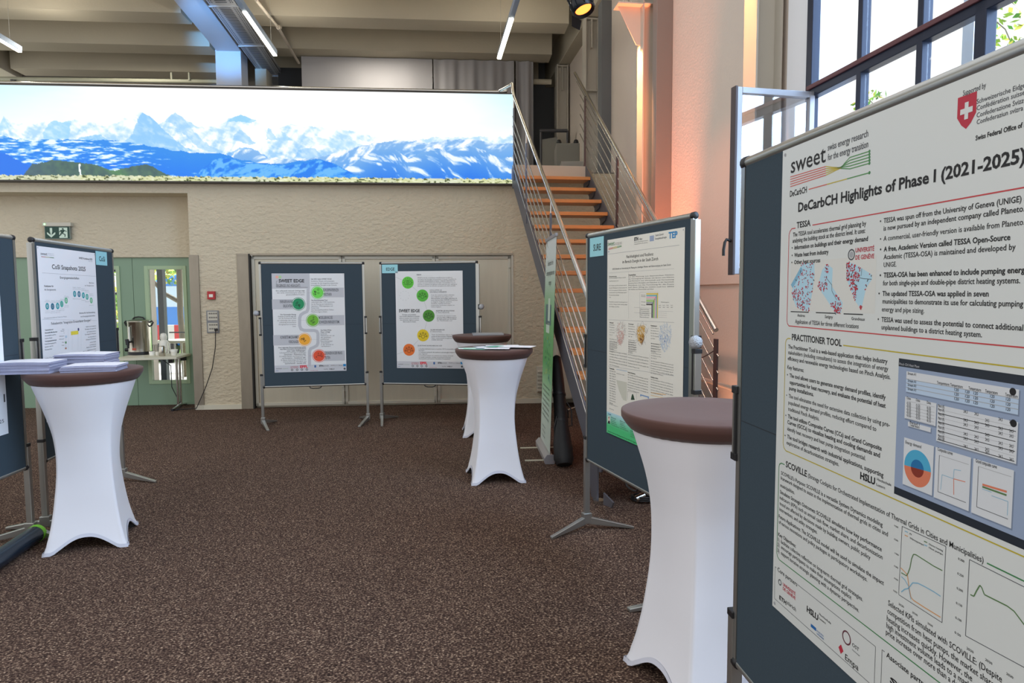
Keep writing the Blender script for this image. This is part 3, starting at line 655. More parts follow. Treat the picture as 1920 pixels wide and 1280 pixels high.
def stack(c,ang,w,h,n,t,zb,label,top,group,jit=.004,bend=.0,fan=0):
    z=zb
    for i in range(n):
        j=V((random.uniform(-jit,jit)+fan*i,random.uniform(-jit,jit)))
        booklet((c[0]+j.x,c[1]+j.y),ang+random.uniform(-.02,.02),w,h,z,t*.94,(top if i==n-1 else label),group,bend*(i/n)); z+=t+bend/n
stack((-2.98,4.10),.18,.32,.225,11,.0060,HT,'white brochure inside the front left stack overhanging the brown table','white brochure on top of the front left stack','brochures in the front left stack',.005,.004)
stack((-2.83,4.42),.14,.31,.215,14,.0060,HT,'white brochure inside the back stack beside the CoSi poster','white brochure on top of the tall back stack','brochures in the back stack',.006,.004)
stack((-2.63,4.185),.22,.31,.215,6,.0060,HT,'white brochure inside the low front right stack on the brown table','white brochure on top of the low front right stack','brochures in the front right stack',.006,.003)
# flyers on the middle table
fg=mat('flyer_green',(120,190,160),.6); fw=mat('flyer_white',(236,238,242),.6); fb=mat('flyer_grey_blue',(150,160,180),.6)
def flyer(x,y,a,w,h,z,m,label,band=None):
    mb=MB(); A=V((math.cos(a),math.sin(a),0)); B=V((-A.y,A.x,0)); p=V((x,y,z))-A*w/2-B*h/2
    mb.ob(p,A*w,B*h,V((0,0,.0012)),m)
    if band: mb.ob(p+B*h*.65+V((0,0,.0012)),A*w,B*h*.35,V((0,0,.0003)),band)
    solo(mb,'flyer',label,'flyer','flyers scattered on the middle table')
fx,fy=TB[2]
for i,(dx,dy,a,w,h,m,b,l) in enumerate(((-.20,-.02,.2,.21,.10,fw,fg,'white and green folded flyer at the left of the middle table'),(-.15,-.12,-.3,.21,.10,fg,fw,'green flyer near the front rim of the middle table'),
    (-.06,.08,.5,.21,.15,fw,fb,'white flyer with a grey band at the back of the middle table'),(-.05,-.09,.1,.20,.10,fb,fw,'grey-blue flyer under the others on the middle table'),
    (.03,-.16,-.1,.21,.12,fw,None,'plain white flyer at the front of the middle table'),(.08,.05,.15,.29,.2,fw,None,'large white sheet at the centre right of the middle table'),
    (.2,-.03,-.28,.29,.2,fw,None,'white sheet poking over the right rim of the middle table'),(.0,-.02,.9,.15,.10,fg,fb,'small green card on top of the flyer pile'))):
    flyer(fx+dx,fy+dy,a,w,h,HT+.001+.0022*i,m,l,b)
lx,ly=TB[3]
t=thing('laptop',(lx+.10,ly-.05,HT+.0005),'closed silver laptop on the back stand table','laptop')
lm=mat('laptop_grey',(176,180,186),.4,.5); mb=MB(); mb.ob((lx-.09,ly-.15,HT+.0005),(.34,.04,0),(-.027,.24,0),(0,0,.010),lm); mb.build('base',t,bevel=.002)
mb=MB(); mb.ob((lx-.09,ly-.15,HT+.0115),(.34,.04,0),(-.027,.24,0),(0,0,.007),lm); mb.build('lid',t,bevel=.002)
# ---------------------------------------------------------------- roll-up banner beside the stairs
BL=V((.290,6.88,0)); BR=V((.345,6.14,0)); BU=(BR-BL).normalized(); BN=V((BU.y,-BU.x,0))
t=thing('rollup_banner',tuple((BL+BR)/2),'narrow green and white roll-up banner seen edge-on by the stairs','banner')
lean=V((.068,0,0)); bh=2.12
def bp(f,z,l=0): return BL+(BR-BL)*f+lean*(z/bh)+BN*l+V((0,0,z))
mb=MB(); nz=40
bm=bpy.data.materials.new('banner_print'); bm.use_nodes=True; nt=bm.node_tree; b_=nt.nodes['Principled BSDF']; tc=nt.nodes.new('ShaderNodeTexCoord'); sx=nt.nodes.new('ShaderNodeSeparateXYZ'); nt.links.new(tc.outputs['Object'],sx.inputs[0])
mr=nt.nodes.new('ShaderNodeMapRange'); mr.inputs[1].default_value=0; mr.inputs[2].default_value=2.15; nt.links.new(sx.outputs[2],mr.inputs[0]); cr=nt.nodes.new('ShaderNodeValToRGB'); e=cr.color_ramp.elements
e[0].position=0; e[0].color=lin((206,214,206)); e[1].position=1; e[1].color=lin((206,212,212))
for p_,c_ in ((.22,(198,218,200)),(.33,(150,200,150)),(.42,(92,164,92)),(.6,(110,166,104)),(.72,(140,178,138)),(.86,(196,206,200))): q_=e.new(p_); q_.color=lin(c_)
nt.links.new(mr.outputs[0],cr.inputs[0]); nt.links.new(cr.outputs[0],b_.inputs['Base Color']); b_.inputs['Roughness'].default_value=.5
mb.add([bp(0,.09,.0),bp(1,.09,.0),bp(1,bh,.0),bp(0,bh,.0)],[(0,1,2,3)],bm); mb.add([bp(0,.09,-.002),bp(1,.09,-.002),bp(1,bh,-.002),bp(0,bh,-.002)],[(3,2,1,0)],mat('banner_back',(150,154,150),.7))
ban=mb.build('banner_sheet',t)
dk=mat('banner_ink',(38,46,44),.6); mb=MB()
def btext(s,f0,f1,z,cap,m=dk):
    vs,fs=glyphs(s,0); x0=min(p[0] for p in vs); x1=max(p[0] for p in vs); k=cap/CAPH
    mb.add([bp(f0+(f1-f0)*(p[0]-x0)/(x1-x0),z+p[1]*k,.0015) for p in vs],fs,m)
btext('Gemeinsam für die',.24,.78,1.86,.05); btext('Energieregionen von',.14,.9,1.765,.05); btext('morgen',.4,.64,1.67,.05)
for i in range(7): btext(LOREM[i],.12,.8,.66-.05*i,.022)
for i in range(3): btext(LOREM[i],.16,.5,.25-.05*i,.016)
cgl=mat('bottle_glass_print',(80,110,112),.4); clt=mat('bottle_light_print',(196,214,196),.4); mb2=mb
def bq(f0,f1,z0,z1,m,l=.001): mb2.add([bp(f0,z0,l),bp(f1,z0,l),bp(f1,z1,l),bp(f0,z1,l)],[(0,1,2,3)],m)
bq(.18,.72,1.28,1.48,cgl); bq(.42,.6,1.32,1.54,clt,.0012); bq(.26,.6,1.2,1.3,clt)
g1=mat('leaf_print_dark',(46,120,84),.5); g2=mat('leaf_print_yellow',(200,206,96),.5); g3=mat('leaf_print_blue',(96,170,176),.5)
for i in range(60):
    f=random.uniform(.12,.8); z=random.uniform(.72,1.16); r=random.uniform(.01,.03); bq(f,f+r*1.2,z,z+r,random.choice((g1,g1,g2,g3)),.001+.00001*i)
o=mb.build('banner_print',t); o.parent=ban
mb=MB(); mb.ob(bp(-.01,bh-.01,-.012),(BR-BL)*1.02,BN*.024,V((0,0,.03)),silver); mb.build('top_bar',t,bevel=.003)
mb=MB(); P=[]; 
mb.prism([bp(-.02,.0,-.04),bp(-.02,.0,.045),bp(-.02,.05,.05),bp(-.02,.085,.02),bp(-.02,.085,-.02),bp(-.02,.05,-.045)],(BR-BL)*1.04,mat('cassette_silver',(176,172,170),.4,.3)); mb.build('cassette',t,bevel=.003)
mb=MB(); mb.prism([bp(1.02,.0,-.045),bp(1.02,.0,.045),bp(1.02,.05,.055),bp(1.02,.09,.03),bp(1.02,.09,-.03),bp(1.02,.05,-.05)],BU*.012,mat('cassette_end_grey',(142,140,146),.5)); mb.build('end_cap',t,bevel=.004)
for f in (.12,.82):
    mb=MB(); mb.ob(bp(f,.0,-.22),BU*.025,BN*.44,V((0,0,.008)),mat('foot_bar',(206,200,180),.5)); mb.build('foot_bar',t)
mb=MB(); mb.tube([bp(.5,.08,-.03),bp(.5,bh-.01,-.02)],.008,alu,8); mb.build('pole',t)
# black carrying bag leaning by the stringer
t=thing('carrying_bag',(.47,6.08,0),'long black carrying bag leaning beside the roll-up banner','bag'); bk=mat('black_nylon',(20,21,23),.6,bump=(60,.4,.004))
a=V((.468,6.0,.075)); b=V((.435,6.5,.96)); n_=9; mb=MB(); path=[a.lerp(b,i/n_) for i in range(n_+1)]
mb.tube([a-(b-a).normalized()*.05]+path+[b+(b-a).normalized()*.02],.08,bk,14,rr=[.07,.092,.09,.078,.066,.062,.06,.058,.056,.05,.043,.02]); mb.build('bag_body',t)
mb=MB(); c1=a.lerp(b,.42); mb.tube([c1+V((-.04,-.06,0)),c1+V((-.065,-.09,-.10)),c1+V((-.06,-.10,-.2)),c1+V((-.02,-.09,-.14)),c1+V((.06,-.06,-.08))],.008,black,8)
mb.tube([c1+V((.06,0,.12)),c1+V((.10,-.02,.05)),c1+V((.105,-.02,-.1)),c1+V((.05,-.05,-.1))],.007,black,8); mb.build('strap',t)
mb=MB(); mb.lathe([(.067,-.012),(.069,0),(.067,.012)],black,a.lerp(b,.36),18,(b-a).to_track_quat('Z','Y').to_matrix()); mb.build('buckle_strap',t); mb=MB(); mb.lathe([(.063,-.012),(.065,0),(.063,.012)],black,a.lerp(b,.62),18,(b-a).to_track_quat('Z','Y').to_matrix()); mb.build('buckle_strap',t)
# low cupboard and vent under the stairs
t=thing('vent_grille',tuple(BW.pt(.5,.1,.25)),'cream louvred vent box on the wall behind the banner','vent'); v0=BW.u(1008,745,.1)
mb=MB(); BW.box(mb,v0,v0+.34,.0,.06,.17,.54,white_frame); mb.build('box',t,bevel=.004)
mb=MB()
for k in range(6): z=.2+.055*k; mb.prism([BW.pt(v0+.005,.06,z),BW.pt(v0+.005,.10,z-.015),BW.pt(v0+.005,.10,z-.008),BW.pt(v0+.005,.06,z+.01)],BW.E*.33,white_frame)
mb.build('louvre',t)
t=thing('cupboard',tuple(BW.pt(.95,.25,0)),'low cream cupboard standing under the stairs','cupboard'); mb=MB(); BW.box(mb,v0+.22,v0+.95,.05,.42,.12,.95,white_frame); mb.build('body',t,bevel=.004)
mb=MB(); BW.box(mb,v0+.25,v0+.92,.42,.432,.14,.93,mat('cupboard_door_cream',(178,170,154),.5)); dr=mb.build('door',t,bevel=.002)
mb=MB(); p_=BW.pt(v0+.31,.44,.66); mb.tube([p_,p_+BW.N*.02],.012,white_frame,10); sub(mb,'knob',dr)
mb=MB()
for uu in (v0+.26,v0+.9): BW.box(mb,uu,uu+.03,.08,.4,.0,.12,black)
mb.build('leg',t)
mb=MB(); mb.tube([BW.pt(v0+.25,1.2,.10),BW.pt(v0+.5,1.1,.16),BW.pt(v0+.75,1.05,.18)],.014,chrome,10); mb.tube([BW.pt(v0+.25,1.2,0),BW.pt(v0+.25,1.2,.11)],.012,black,10); mb.tube([BW.pt(v0+.75,1.05,0),BW.pt(v0+.75,1.05,.18)],.012,black,10); solo(mb,'chair_runner','chrome tube foot poking out under the stairs','metal foot')
t=thing('cable_coil',(.98,5.0,0),'black cable coil with a steel reel behind the SURE pinboard foot','cable')
mb=MB(); mb.tube([(1.0+.09*math.cos(i*.5),5.0+.07*math.sin(i*.5),.012+.001*i) for i in range(40)],.009,black,8); mb.build('cable',t); mb=MB(); mb.tube([(.93,4.95,.03),(1.0,4.98,.05)],.028,chrome,14); mb.build('reel',t)
# poster tube on the floor at left
ta=V((-2.88,4.02,.062)); 
g_=atz(68,1000,.055); h_=atz(0,1046,.055); td=(h_-g_).normalized()
t=thing('poster_tube',(g_.x,g_.y,0),'dark blue transport tube with a green end cap on the floor','tube')
mb=MB(); mb.tube([g_,g_+td*.95],.055,mat('tube_blue_black',(30,44,58),.25,.3),24); body=mb.build('tube_body',t)
mb=MB(); mb.tube([g_-td*.012,g_+td*.022],.0565,mat('lime_cap',(116,196,40),.4),24); mb.build('end_cap',t)
mb=MB(); mb.tube([g_+V((-.05,0.12,-.04)),g_+td*.2+V((-.1,.14,-.04)),g_+td*.6+V((-.02,.16,-.04))],.006,black,6); mb.build('strap',t)
# ---------------------------------------------------------------- refreshments table
CT=BW  # in line with the back wall
zT=.75; A0=atz(212,661,zT); 
t=thing('folding_table',(-5.2,9.2,0),'narrow folding table with pale top in front of the green doors','table')
top=mat('pale_laminate',(206,202,182),.45)
c0=atz(206,673,zT); c1=atz(331,669,zT); c2=atz(363,661,zT)
c3=c0+(c2-c1); mb=MB(); mb.prism([(c0.x,c0.y,zT-.03),(c1.x,c1.y,zT-.03),(c2.x,c2.y,zT-.03),(c3.x,c3.y,zT-.03)],(0,0,.03),top); mb.build('table_top',t,bevel=.004)
fd=(c2-c1); fd.z=0; fl=fd.length; fd.normalize(); ex=(c1-c0); ex.z=0; ex.normalize()
m0=c1+fd*fl*.5-ex*.1; m0.z=0
for w in (-.0,.0001)[:1]:
    mb=MB()
    for s in (-.05,.06): 
        p_=m0+fd*s; mb.tube([V((p_.x,p_.y,.04)),V((p_.x,p_.y,zT-.03))],.016,chrome,12)
    mb.build('leg',t)
    mb=MB(); q0=m0-fd*.26; q1=m0+fd*.26; mb.tube([V((q0.x,q0.y,.018)),V((m0.x,m0.y,.045)),V((q1.x,q1.y,.018))],.018,chrome,10); mb.tube([V((q0.x,q0.y,.0)),V((q0.x,q0.y,.03))],.024,black,10); mb.tube([V((q1.x,q1.y,.0)),V((q1.x,q1.y,.03))],.024,black,10); mb.build('foot',t)
    mb=MB(); mb.ob(m0+fd*-.14+V((-.08,0,zT-.10)),ex*.05,fd*.06,V((0,0,.07)),black); mb.ob(m0+fd*.1+V((0,0,zT-.09)),ex*.06,fd*.06,V((0,0,.06)),black); mb.build('leg_bracket',t)
m1=m0-ex*1.0
mb=MB(); 
for s in (-.05,.06): p_=m1+fd*s; mb.tube([V((p_.x,p_.y,.04)),V((p_.x,p_.y,zT-.03))],.016,chrome,12)
mb.build('leg',t)
mb=MB(); q0=m1-fd*.26; q1=m1+fd*.26; mb.tube([V((q0.x,q0.y,.018)),V((m1.x,m1.y,.045)),V((q1.x,q1.y,.018))],.018,chrome,10); mb.build('foot',t)
def ont(x,y): return atz(x,y,zT)
# urn
p=ont(263,664); p=p+V((0,.0,0)); R_=.148
inox=mat('urn_steel',(186,182,172),.22,1.0,noise=(3,.06,(8,8,.5)))
t=thing('hot_water_urn',(p.x,p.y,zT),'brushed steel hot water urn with black handles on the folding table','urn')
zu=zT+.0; mb=MB(); mb.lathe([(R_+.008,0),(R_+.01,.01),(R_+.006,.045)],black,(p.x,p.y,zu),40); mb.build('base',t)
mb=MB(); mb.lathe([(R_,.045),(R_,.46),(R_+.004,.465),(R_+.004,.475),(R_-.01,.48)],inox,(p.x,p.y,zu),48); mb.build('tank',t)
mb=MB(); mb.lathe([(R_-.005,.478),(R_-.02,.492),(.06,.502),(.001,.504)],inox,(p.x,p.y,zu),40); lid=mb.build('lid',t)
mb=MB(); mb.tube([(p.x-.09,p.y,zu+.495),(p.x-.06,p.y,zu+.525),(p.x,p.y,zu+.535),(p.x+.06,p.y,zu+.525),(p.x+.09,p.y,zu+.495)],.01,black,10); sub(mb,'lid_handle',lid)
for s in (-1,1):
    mb=MB(); mb.tube([(p.x+s*R_,p.y,zu+.40),(p.x+s*(R_+.03),p.y,zu+.41),(p.x+s*(R_+.055),p.y,zu+.455),(p.x+s*(R_+.04),p.y,zu+.475),(p.x+s*(R_-.0),p.y,zu+.455)],.011,black,10); mb.build('side_handle',t)
front=V((.45,-.89,0)).normalized(); sidev=V((front.y*-1,front.x,0)); fr=p+front*(R_+.004); fr2=p+V((-.35,-.93,0)).normalized()*(R_+.006)
mb=MB(); mb.tube([V((fr2.x,fr2.y-.01,zu+.2)),V((fr2.x,fr2.y-.01,zu+.40))],.012,mat('gauge_glass',(214,214,206),.2),10); mb.build('level_gauge',t)
mb=MB(); mb.tube([V((fr2.x,fr2.y,zu+.19)),V((fr2.x,fr2.y-.06,zu+.19))],.016,black,12); mb.tube([V((fr2.x,fr2.y-.05,zu+.19)),V((fr2.x,fr2.y-.055,zu+.10))],.014,black,12,rr=[.02,.013]); mb.tube([V((fr2.x-.012,fr2.y-.06,zu+.23)),V((fr2.x,fr2.y-.06,zu+.15))],.024,black,12); mb.build('tap',t)
mb=MB(); q=p+V((.05,-1,0)).normalized()*(R_); mb.ob(V((q.x-.03,q.y-.008,zu+.07)),V((.05,0,0)),V((0,.01,0)),V((0,0,.03)),mat('urn_badge_red',(176,70,50),.4)); mb.build('switch',t)
mb=MB(); q=p-V((R_,0.05,0)); mb.tube([V((q.x+.02,q.y,zu+.07)),V((q.x-.03,q.y,zu+.07))],.024,black,14); mb.build('dial',t)
# small things
clear=glassmat('tumbler_glass',(235,240,238),.15)
for i,(x,y) in enumerate(((213,663),(218,661),(223,663),(228,661),(216,662),(226,662))):
    p=ont(x,y); mb=MB(); mb.lathe([(.026,0),(.029,.09),(.027,.09),(.024,.006),(.001,.006)],clear,(p.x,p.y,zT),20); solo(mb,'drinking_glass','clear drinking glass in the cluster at the left end of the folding table','glass','drinking glasses on the folding table')
p=ont(308,663); t=thing('vacuum_jug',(p.x,p.y,zT),'white pump vacuum jug with a rounded head on the folding table','jug')
wp=mat('white_plastic',(228,226,216),.35)
mb=MB(); mb.lathe([(.062,0),(.064,.01),(.062,.16),(.05,.19),(.03,.2)],wp,(p.x,p.y,zT),28); mb.build('body',t)
mb=MB(); mb.lathe([(.03,.19),(.042,.21),(.046,.25),(.036,.29),(.001,.30)],wp,(p.x,p.y,zT),24); mb.build('head',t)
mb=MB(); mb.tube([(p.x+.05,p.y,zT+.18),(p.x+.085,p.y,zT+.15),(p.x+.085,p.y,zT+.06),(p.x+.06,p.y,zT+.04)],.008,wp,8); mb.build('handle',t)
p=ont(304,667); t=thing('steel_jug',(p.x,p.y,zT),'small steel jug in front of the white vacuum jug','jug'); mb=MB(); mb.lathe([(.04,0),(.042,.005),(.04,.12),(.034,.135),(.036,.14)],inox,(p.x,p.y,zT),28); mb.build('body',t); mb=MB(); mb.tube([(p.x+.038,p.y,zT+.12),(p.x+.07,p.y,zT+.11),(p.x+.07,p.y,zT+.05),(p.x+.04,p.y,zT+.03)],.005,inox,8); mb.build('handle',t)
p=ont(326,666); t=thing('cup_basket',(p.x,p.y,zT),'white scalloped bowl of creamers at the right end of the folding table','bowl'); mb=MB(); mb.lathe([(.035,0),(.045,.05),(.055,.085),(.05,.08),(.03,.01),(.001,.01)],wp,(p.x,p.y,zT),20,None,lambda i,k:.06*math.sin(k*1.9) if i in (2,3) else 0); mb.build('bowl',t)
p=ont(288,666); mb=MB(); 
t=thing('tea_caddy',(p.x,p.y,zT),'wire tea caddy with white cups beside the urn','caddy')
mb.lathe([(.035,0),(.04,.055),(.037,.055),(.03,.005),(.001,.005)],wp,(p.x-.02,p.y,zT),20); mb.lathe([(.03,0),(.033,.05),(.03,.05),(.001,.005)],wp,(p.x+.05,p.y+.02,zT),18); mb.build('cup',t)
mb=MB(); 
for k in range(5): mb.tube([(p.x-.03+.02*k,p.y+.05,zT),(p.x-.03+.02*k,p.y+.05,zT+.13),(p.x-.02+.02*k,p.y+.02,zT+.15)],.004,black,6)
mb.build('rack',t)
# wall plates
def onwall(x,y,d=0): return BW.hit(x,y,d)
u0,z1=onwall(387,582); u1,z0=onwall(412,624)
t=thing('socket_panel',tuple(BW.pt((u0+u1)/2,0,z0)),'grey framed panel of white sockets beside the steel jamb','socket panel'); mb=MB(); gp=mat('socket_frame',(128,130,132),.5)
BW.box(mb,u0,u1,.001,.012,z0,z1,gp); mb.build('frame',t,bevel=.002)
for j in range(2):
    mb=MB(); za=z0+.02+(z1-z0)/2*j; zb=za+(z1-z0)/2-.035; BW.box(mb,u0+.018,u1-.018,.012,.016,za,zb,white_frame)
    for q in range(4):
        for r_ in range(2): uu=u0+.035+q*(u1-u0-.05)/4; BW.box(mb,uu,uu+.022,.016,.018,za+.03+r_*(zb-za)*.45,za+.05+r_*(zb-za)*.45,mat('socket_hole',(120,116,108),.6))
    mb.build('socket_insert',t)
pz=onwall(407,618)
mb=MB(); s_=BW.pt(pz[0],.02,pz[1]); mb.tube([s_,s_+BW.N*.04],.018,black,12)
cab=[BW.pt(pz[0],.06,pz[1]),BW.pt(BW.u(404,650,.05),.05,onwall(404,650,.05)[1]),BW.pt(BW.u(398,690,.04),.04,onwall(398,690,.04)[1]),BW.pt(BW.u(386,725,.05),.05,onwall(386,725,.05)[1]),BW.pt(BW.u(376,748,.06),.06,onwall(376,748,.06)[1]),BW.pt(BW.u(368,757,.06),.06,.03),BW.pt(BW.u(350,757,.0),.0,.012),BW.pt(BW.u(330,757),.05,.012)]
mb.tube(cab,.006,black,8); solo(mb,'power_cord','black power cord hanging from the socket panel to the floor','cord')
mb=MB(); p=V((m0.x,m0.y,0)); mb.tube([BW.pt(BW.u(335,757),.1,.015),V((p.x,p.y+.05,.015)),V((p.x-.09,p.y-.02,.3)),V((p.x-.1,p.y,.6)),V((p.x-.25,p.y,.71)),V((p.x-.45,p.y,.72))],.006,black,8); solo(mb,'power_cord','black power cord running up to the urn under the folding table','cord')
u0,z1=onwall(390,546); u1,z0=onwall(405,561); t=thing('fire_alarm_button',tuple(BW.pt((u0+u1)/2,0,z0)),'red square fire alarm call point on the plaster wall','fire alarm'); mb=MB(); BW.box(mb,u0,u1,.001,.04,z0,z1,mat('alarm_red',(176,34,40),.4)); mb.build('housing',t,bevel=.004); mb=MB(); BW.box(mb,u0+.025,u1-.025,.04,.043,z0+.03,z1-.04,wp); mb.build('push_plate',t)
# emergency exit sign on the niche wall
d=-.38; u0,z1=BW.hit(83,424,d+.05); u1,z0=BW.hit(132,448,d+.05); u0b,zt_=BW.hit(80,417,d+.05); u1b,_=BW.hit(134,424,d+.05)
t=thing('exit_sign',tuple(BW.pt((u0+u1)/2,d,z0)),'green emergency exit sign with arrow and running figure above the doors','exit sign')
mb=MB(); BW.box(mb,u0b,u1b,d+.001,d+.07,z1,zt_,white_frame); hs=mb.build('lamp_housing',t,bevel=.004)
mb=MB(); p=BW.pt(u0b+.035,d+.071,(z1+zt_)/2+.0); mb.tube([p,p+BW.N*.003],.012,mat('status_led',(150,250,150),.4,emit=2),10); sub(mb,'status_light',hs)
mb=MB(); BW.box(mb,u0,u1,d+.02,d+.05,z0,z1,mat('sign_frame_grey',(130,140,132),.4)); e_=.007; BW.box(mb,u0+e_,u1-e_,d+.049,d+.052,z0+e_,z1-e_,mat('sign_green',(14,62,52),.5)); mb.build('sign_panel',t)
sg=mat('sign_light',(196,216,200),.5,emit=.05); mb=MB(); W_=u1-u0-2*e_; H_=z1-z0-2*e_
def sp2(x,y): return BW.pt(u0+e_+x*W_,d+.0535,z0+e_+y*H_)
def spoly(pts,m,l=0): mb.add([sp2(*p)+BW.N*l for p in pts],[tuple(range(len(pts)))],m)
spoly([(.20,.9),(.30,.9),(.30,.55),(.20,.55)],sg); spoly([(.08,.55),(.08,.38),(.25,.08),(.25,.28)],sg); spoly([(.42,.55),(.42,.38),(.25,.08),(.25,.28)],sg); spoly([(.2,.6),(.3,.6),(.25,.2)],sg)
spoly([(.58,.05),(.92,.05),(.92,.93),(.58,.93)],sg); sgr=MATS['sign_green']
for pts in ([(.70,.88),(.77,.88),(.77,.76),(.70,.76)],[(.64,.72),(.78,.76),(.82,.66),(.72,.42),(.66,.48)],[(.78,.74),(.90,.62),(.89,.57),(.77,.66)],[(.64,.72),(.58,.56),(.61,.54),(.68,.66)],[(.70,.5),(.84,.36),(.83,.14),(.79,.14),(.80,.32),(.68,.42)],[(.68,.5),(.68,.34),(.56,.14),(.53,.18),(.63,.38),(.63,.48)]): spoly(pts,sgr,.0006)
mb.build('pictogram',t)
# ---------------------------------------------------------------- posters
ink=mat('ink_black',(14,15,18),.6); ink2=mat('ink_grey',(72,74,80),.6); ink3=mat('ink_light_grey',(158,160,164),.6); inkred=mat('ink_red',(176,36,58),.6); linered=mat('line_red',(186,62,66),.6); lineyel=mat('line_olive_yellow',(178,162,40),.6); linegrn=mat('line_green',(56,122,72),.6)
pwhite=mat('poster_white',(222,224,226),.45); pgrey=mat('poster_pale_grey',(216,217,220),.5); pband=mat('poster_band_grey',(188,190,196),.5)
def newsheet(L,R,ztop,off,u0,v0,w,h,crop,paper=pwhite,thick=.0006):
    mb=MB(); s=Sheet(L,R,ztop,off,mb,crop); s.quad_uv(u0,v0,u0+w,v0+h,paper,0)
    # back and edges of the sheet
    A=[s.P(u0,v0,0),s.P(u0+w,v0,0),s.P(u0+w,v0+h,0),s.P(u0,v0+h,0)]; B=[p-s.N*thick for p in A]
    mb.add(A+B,[(0,1,5,4),(1,2,6,5),(2,3,7,6),(3,0,4,7),(4,5,6,7)],paper); return mb,s
def finish(mb,name,label,cat): return solo(mb,name,label,cat)
def namecard(L,R,px,text,label,w=.20,h=.105):
    s=Sheet(L,R,1.97,.0135,None); u,v=s.raw(*px); mb,s=newsheet(L,R,1.97,.0135,u,v,w,h,(0,0,1),mat('pale_blue_card',(150,208,218),.6))
    s.putuv(text,u+w*.27,v+h*.70,u+w*.80,h*.34,ink,.012); return finish(mb,'name_card',label,'name card')
namecard(*E2,(716,496),'EDGE','pale blue EDGE name card at the top left of the pinboard')
namecard(SL_,SR_,(1106,447),'SURE','pale blue SURE name card at the top left of the pinboard',.20,.12)
namecard(*C1,(179,470),'CoSi','pale blue CoSi name card at the top right of the pinboard',.20,.11)
def pins(s,u0,v0,w,h):
    for a,b in ((u0+.012,v0+.012),(u0+w-.012,v0+.012),(u0+.012,v0+h-.012),(u0+w-.012,v0+h-.012)): s.disc(a,b,.004,ink3,.0012,isuv=True)
# ---- nearest poster
cA=(1380,180,3.5556); cB=(1380,520,3.5556); cC=(1380,860,3.048); c3=(1280,0,3); cG=(1660,640,3.2)
s=Sheet(DL,DR,1.97,.0135,None,(0,0,1)); u0,v0=s.raw(1468,283)
nearpap=mat('near_poster_paper',(206,210,208),.32)
mb,s=newsheet(DL,DR,1.97,.0135,u0,v0,.841,1.189,cA,nearpap); s.lift=.0004; _put=s.putuv; s.putuv=lambda t,a,b,c,d,m,bold=0,l=None: _put(t,a,b,c,d,m,bold+.007,l)
s.text('sweet',366,515,598,104,ink); s.text('swiss energy research',612,365,882,42,ink2,.004); s.text('for the energy transition',612,430,882,42,ink2,.004)
cr_=[mat('curve_red',(196,96,86),.6),mat('curve_olive',(184,168,72),.6),mat('curve_green',(84,140,84),.6)]
a_=[s.uv(362,540+16*i) for i in range(5)]; b_=[s.uv(600,469+14.5*i) for i in range(5)]; m_=s.uv(690,477); c_=[s.uv(760,409+19*i) for i in range(5)]; d_=[s.uv(890,368+20*i) for i in range(5)]
for i in range(5):
    j=4-i; mm=(m_[0]+.004*(i-2),m_[1]+.0008*(i-2)); s.line([a_[i],b_[i]],.0022,cr_[0],isuv=True); s.line([b_[i],((b_[i][0]*.4+mm[0]*.6),b_[i][1]*.35+mm[1]*.65),mm],.0022,cr_[1],isuv=True); s.line([mm,((c_[j][0]*.3+mm[0]*.7),c_[j][1]*.4+mm[1]*.6),c_[j]],.0022,cr_[2],isuv=True); s.line([c_[j],d_[j]],.0022,cr_[2],isuv=True); s.disc(d_[j][0],d_[j][1],.0032,MATS['line_green'],isuv=True)
q0=s.uv(485,622); q1=s.uv(890,510); q1=(q1[0],q0[1])
for k,m in enumerate(cr_): s.line([(q0[0]+(q1[0]-q0[0])*k/3,q0[1]),(q0[0]+(q1[0]-q0[0])*(k+1)/3,q0[1])],.0024,m,isuv=True)
s.disc(q1[0],q1[1],.0034,MATS['line_green'],isuv=True)
s.text('DeCarbCH',360,672,472,38,ink,.012)
s.text('DeCarbCH Highlights of Phase I (2021-2025)',415,772,1932,58,ink,.022)
s.crop=c3
s.text('Supported by',1577,540,1706,30,ink2)
for t_,y in (('Schweizerische Eidgenossenschaft',585),('Confédération suisse',622),('Confederazione Svizzera',662),('Confederaziun svizra',700)): s.text(t_,1654,y,{585:2120,622:1925,662:1962,700:1915}[y],26,ink2)
s.text('Swiss Federal Office of Energy SFOE',1648,790,2090,26,ink,.02)
c=s.uv(1598,622); w,h=.020,.026
s.poly([(c[0]-w,c[1]-h),(c[0]+w,c[1]-h),(c[0]+w,c[1]+h*.3),(c[0]+w*.5,c[1]+h*.85),(c[0],c[1]+h*1.15),(c[0]-w*.5,c[1]+h*.85),(c[0]-w,c[1]+h*.3)],inkred,isuv=True)
s.quad_uv(c[0]-.004,c[1]-.014,c[0]+.004,c[1]+.014,nearpap,.0006); s.quad_uv(c[0]-.013,c[1]-.0045,c[0]+.013,c[1]+.0045,nearpap,.0007)
s.crop=cA
def frame(pts,m,w=.0024): s.line(pts,w,m,isuv=True)
tl=s.uv(510,860); ulft=s.uv(352,1000)[0]; s.crop=cB; ub=s.uv(345,322); vb=ub[1]; s.crop=cA
xr_=u0+.80; vt=tl[1]
frame([(tl[0],vt),(xr_,vt),(xr_+.01,vt+.01),(xr_+.01,vb-.01),(xr_,vb),(ulft+.010,vb),(ulft+.002,vb-.006),(ulft,vb-.014),(ulft,vt+.014),(ulft+.004,vt+.006),(ulft+.012,vt),(s.uv(397,880)[0],vt)],linered)
s.text('TESSA',405,880,497,38,ink,.016)
s.lines([('The TESSA tool accelerates thermal grid planning by',380,938,868,.006),('analysing the building stock at the district level. It uses:',378,978,862,.006)],27,ink)
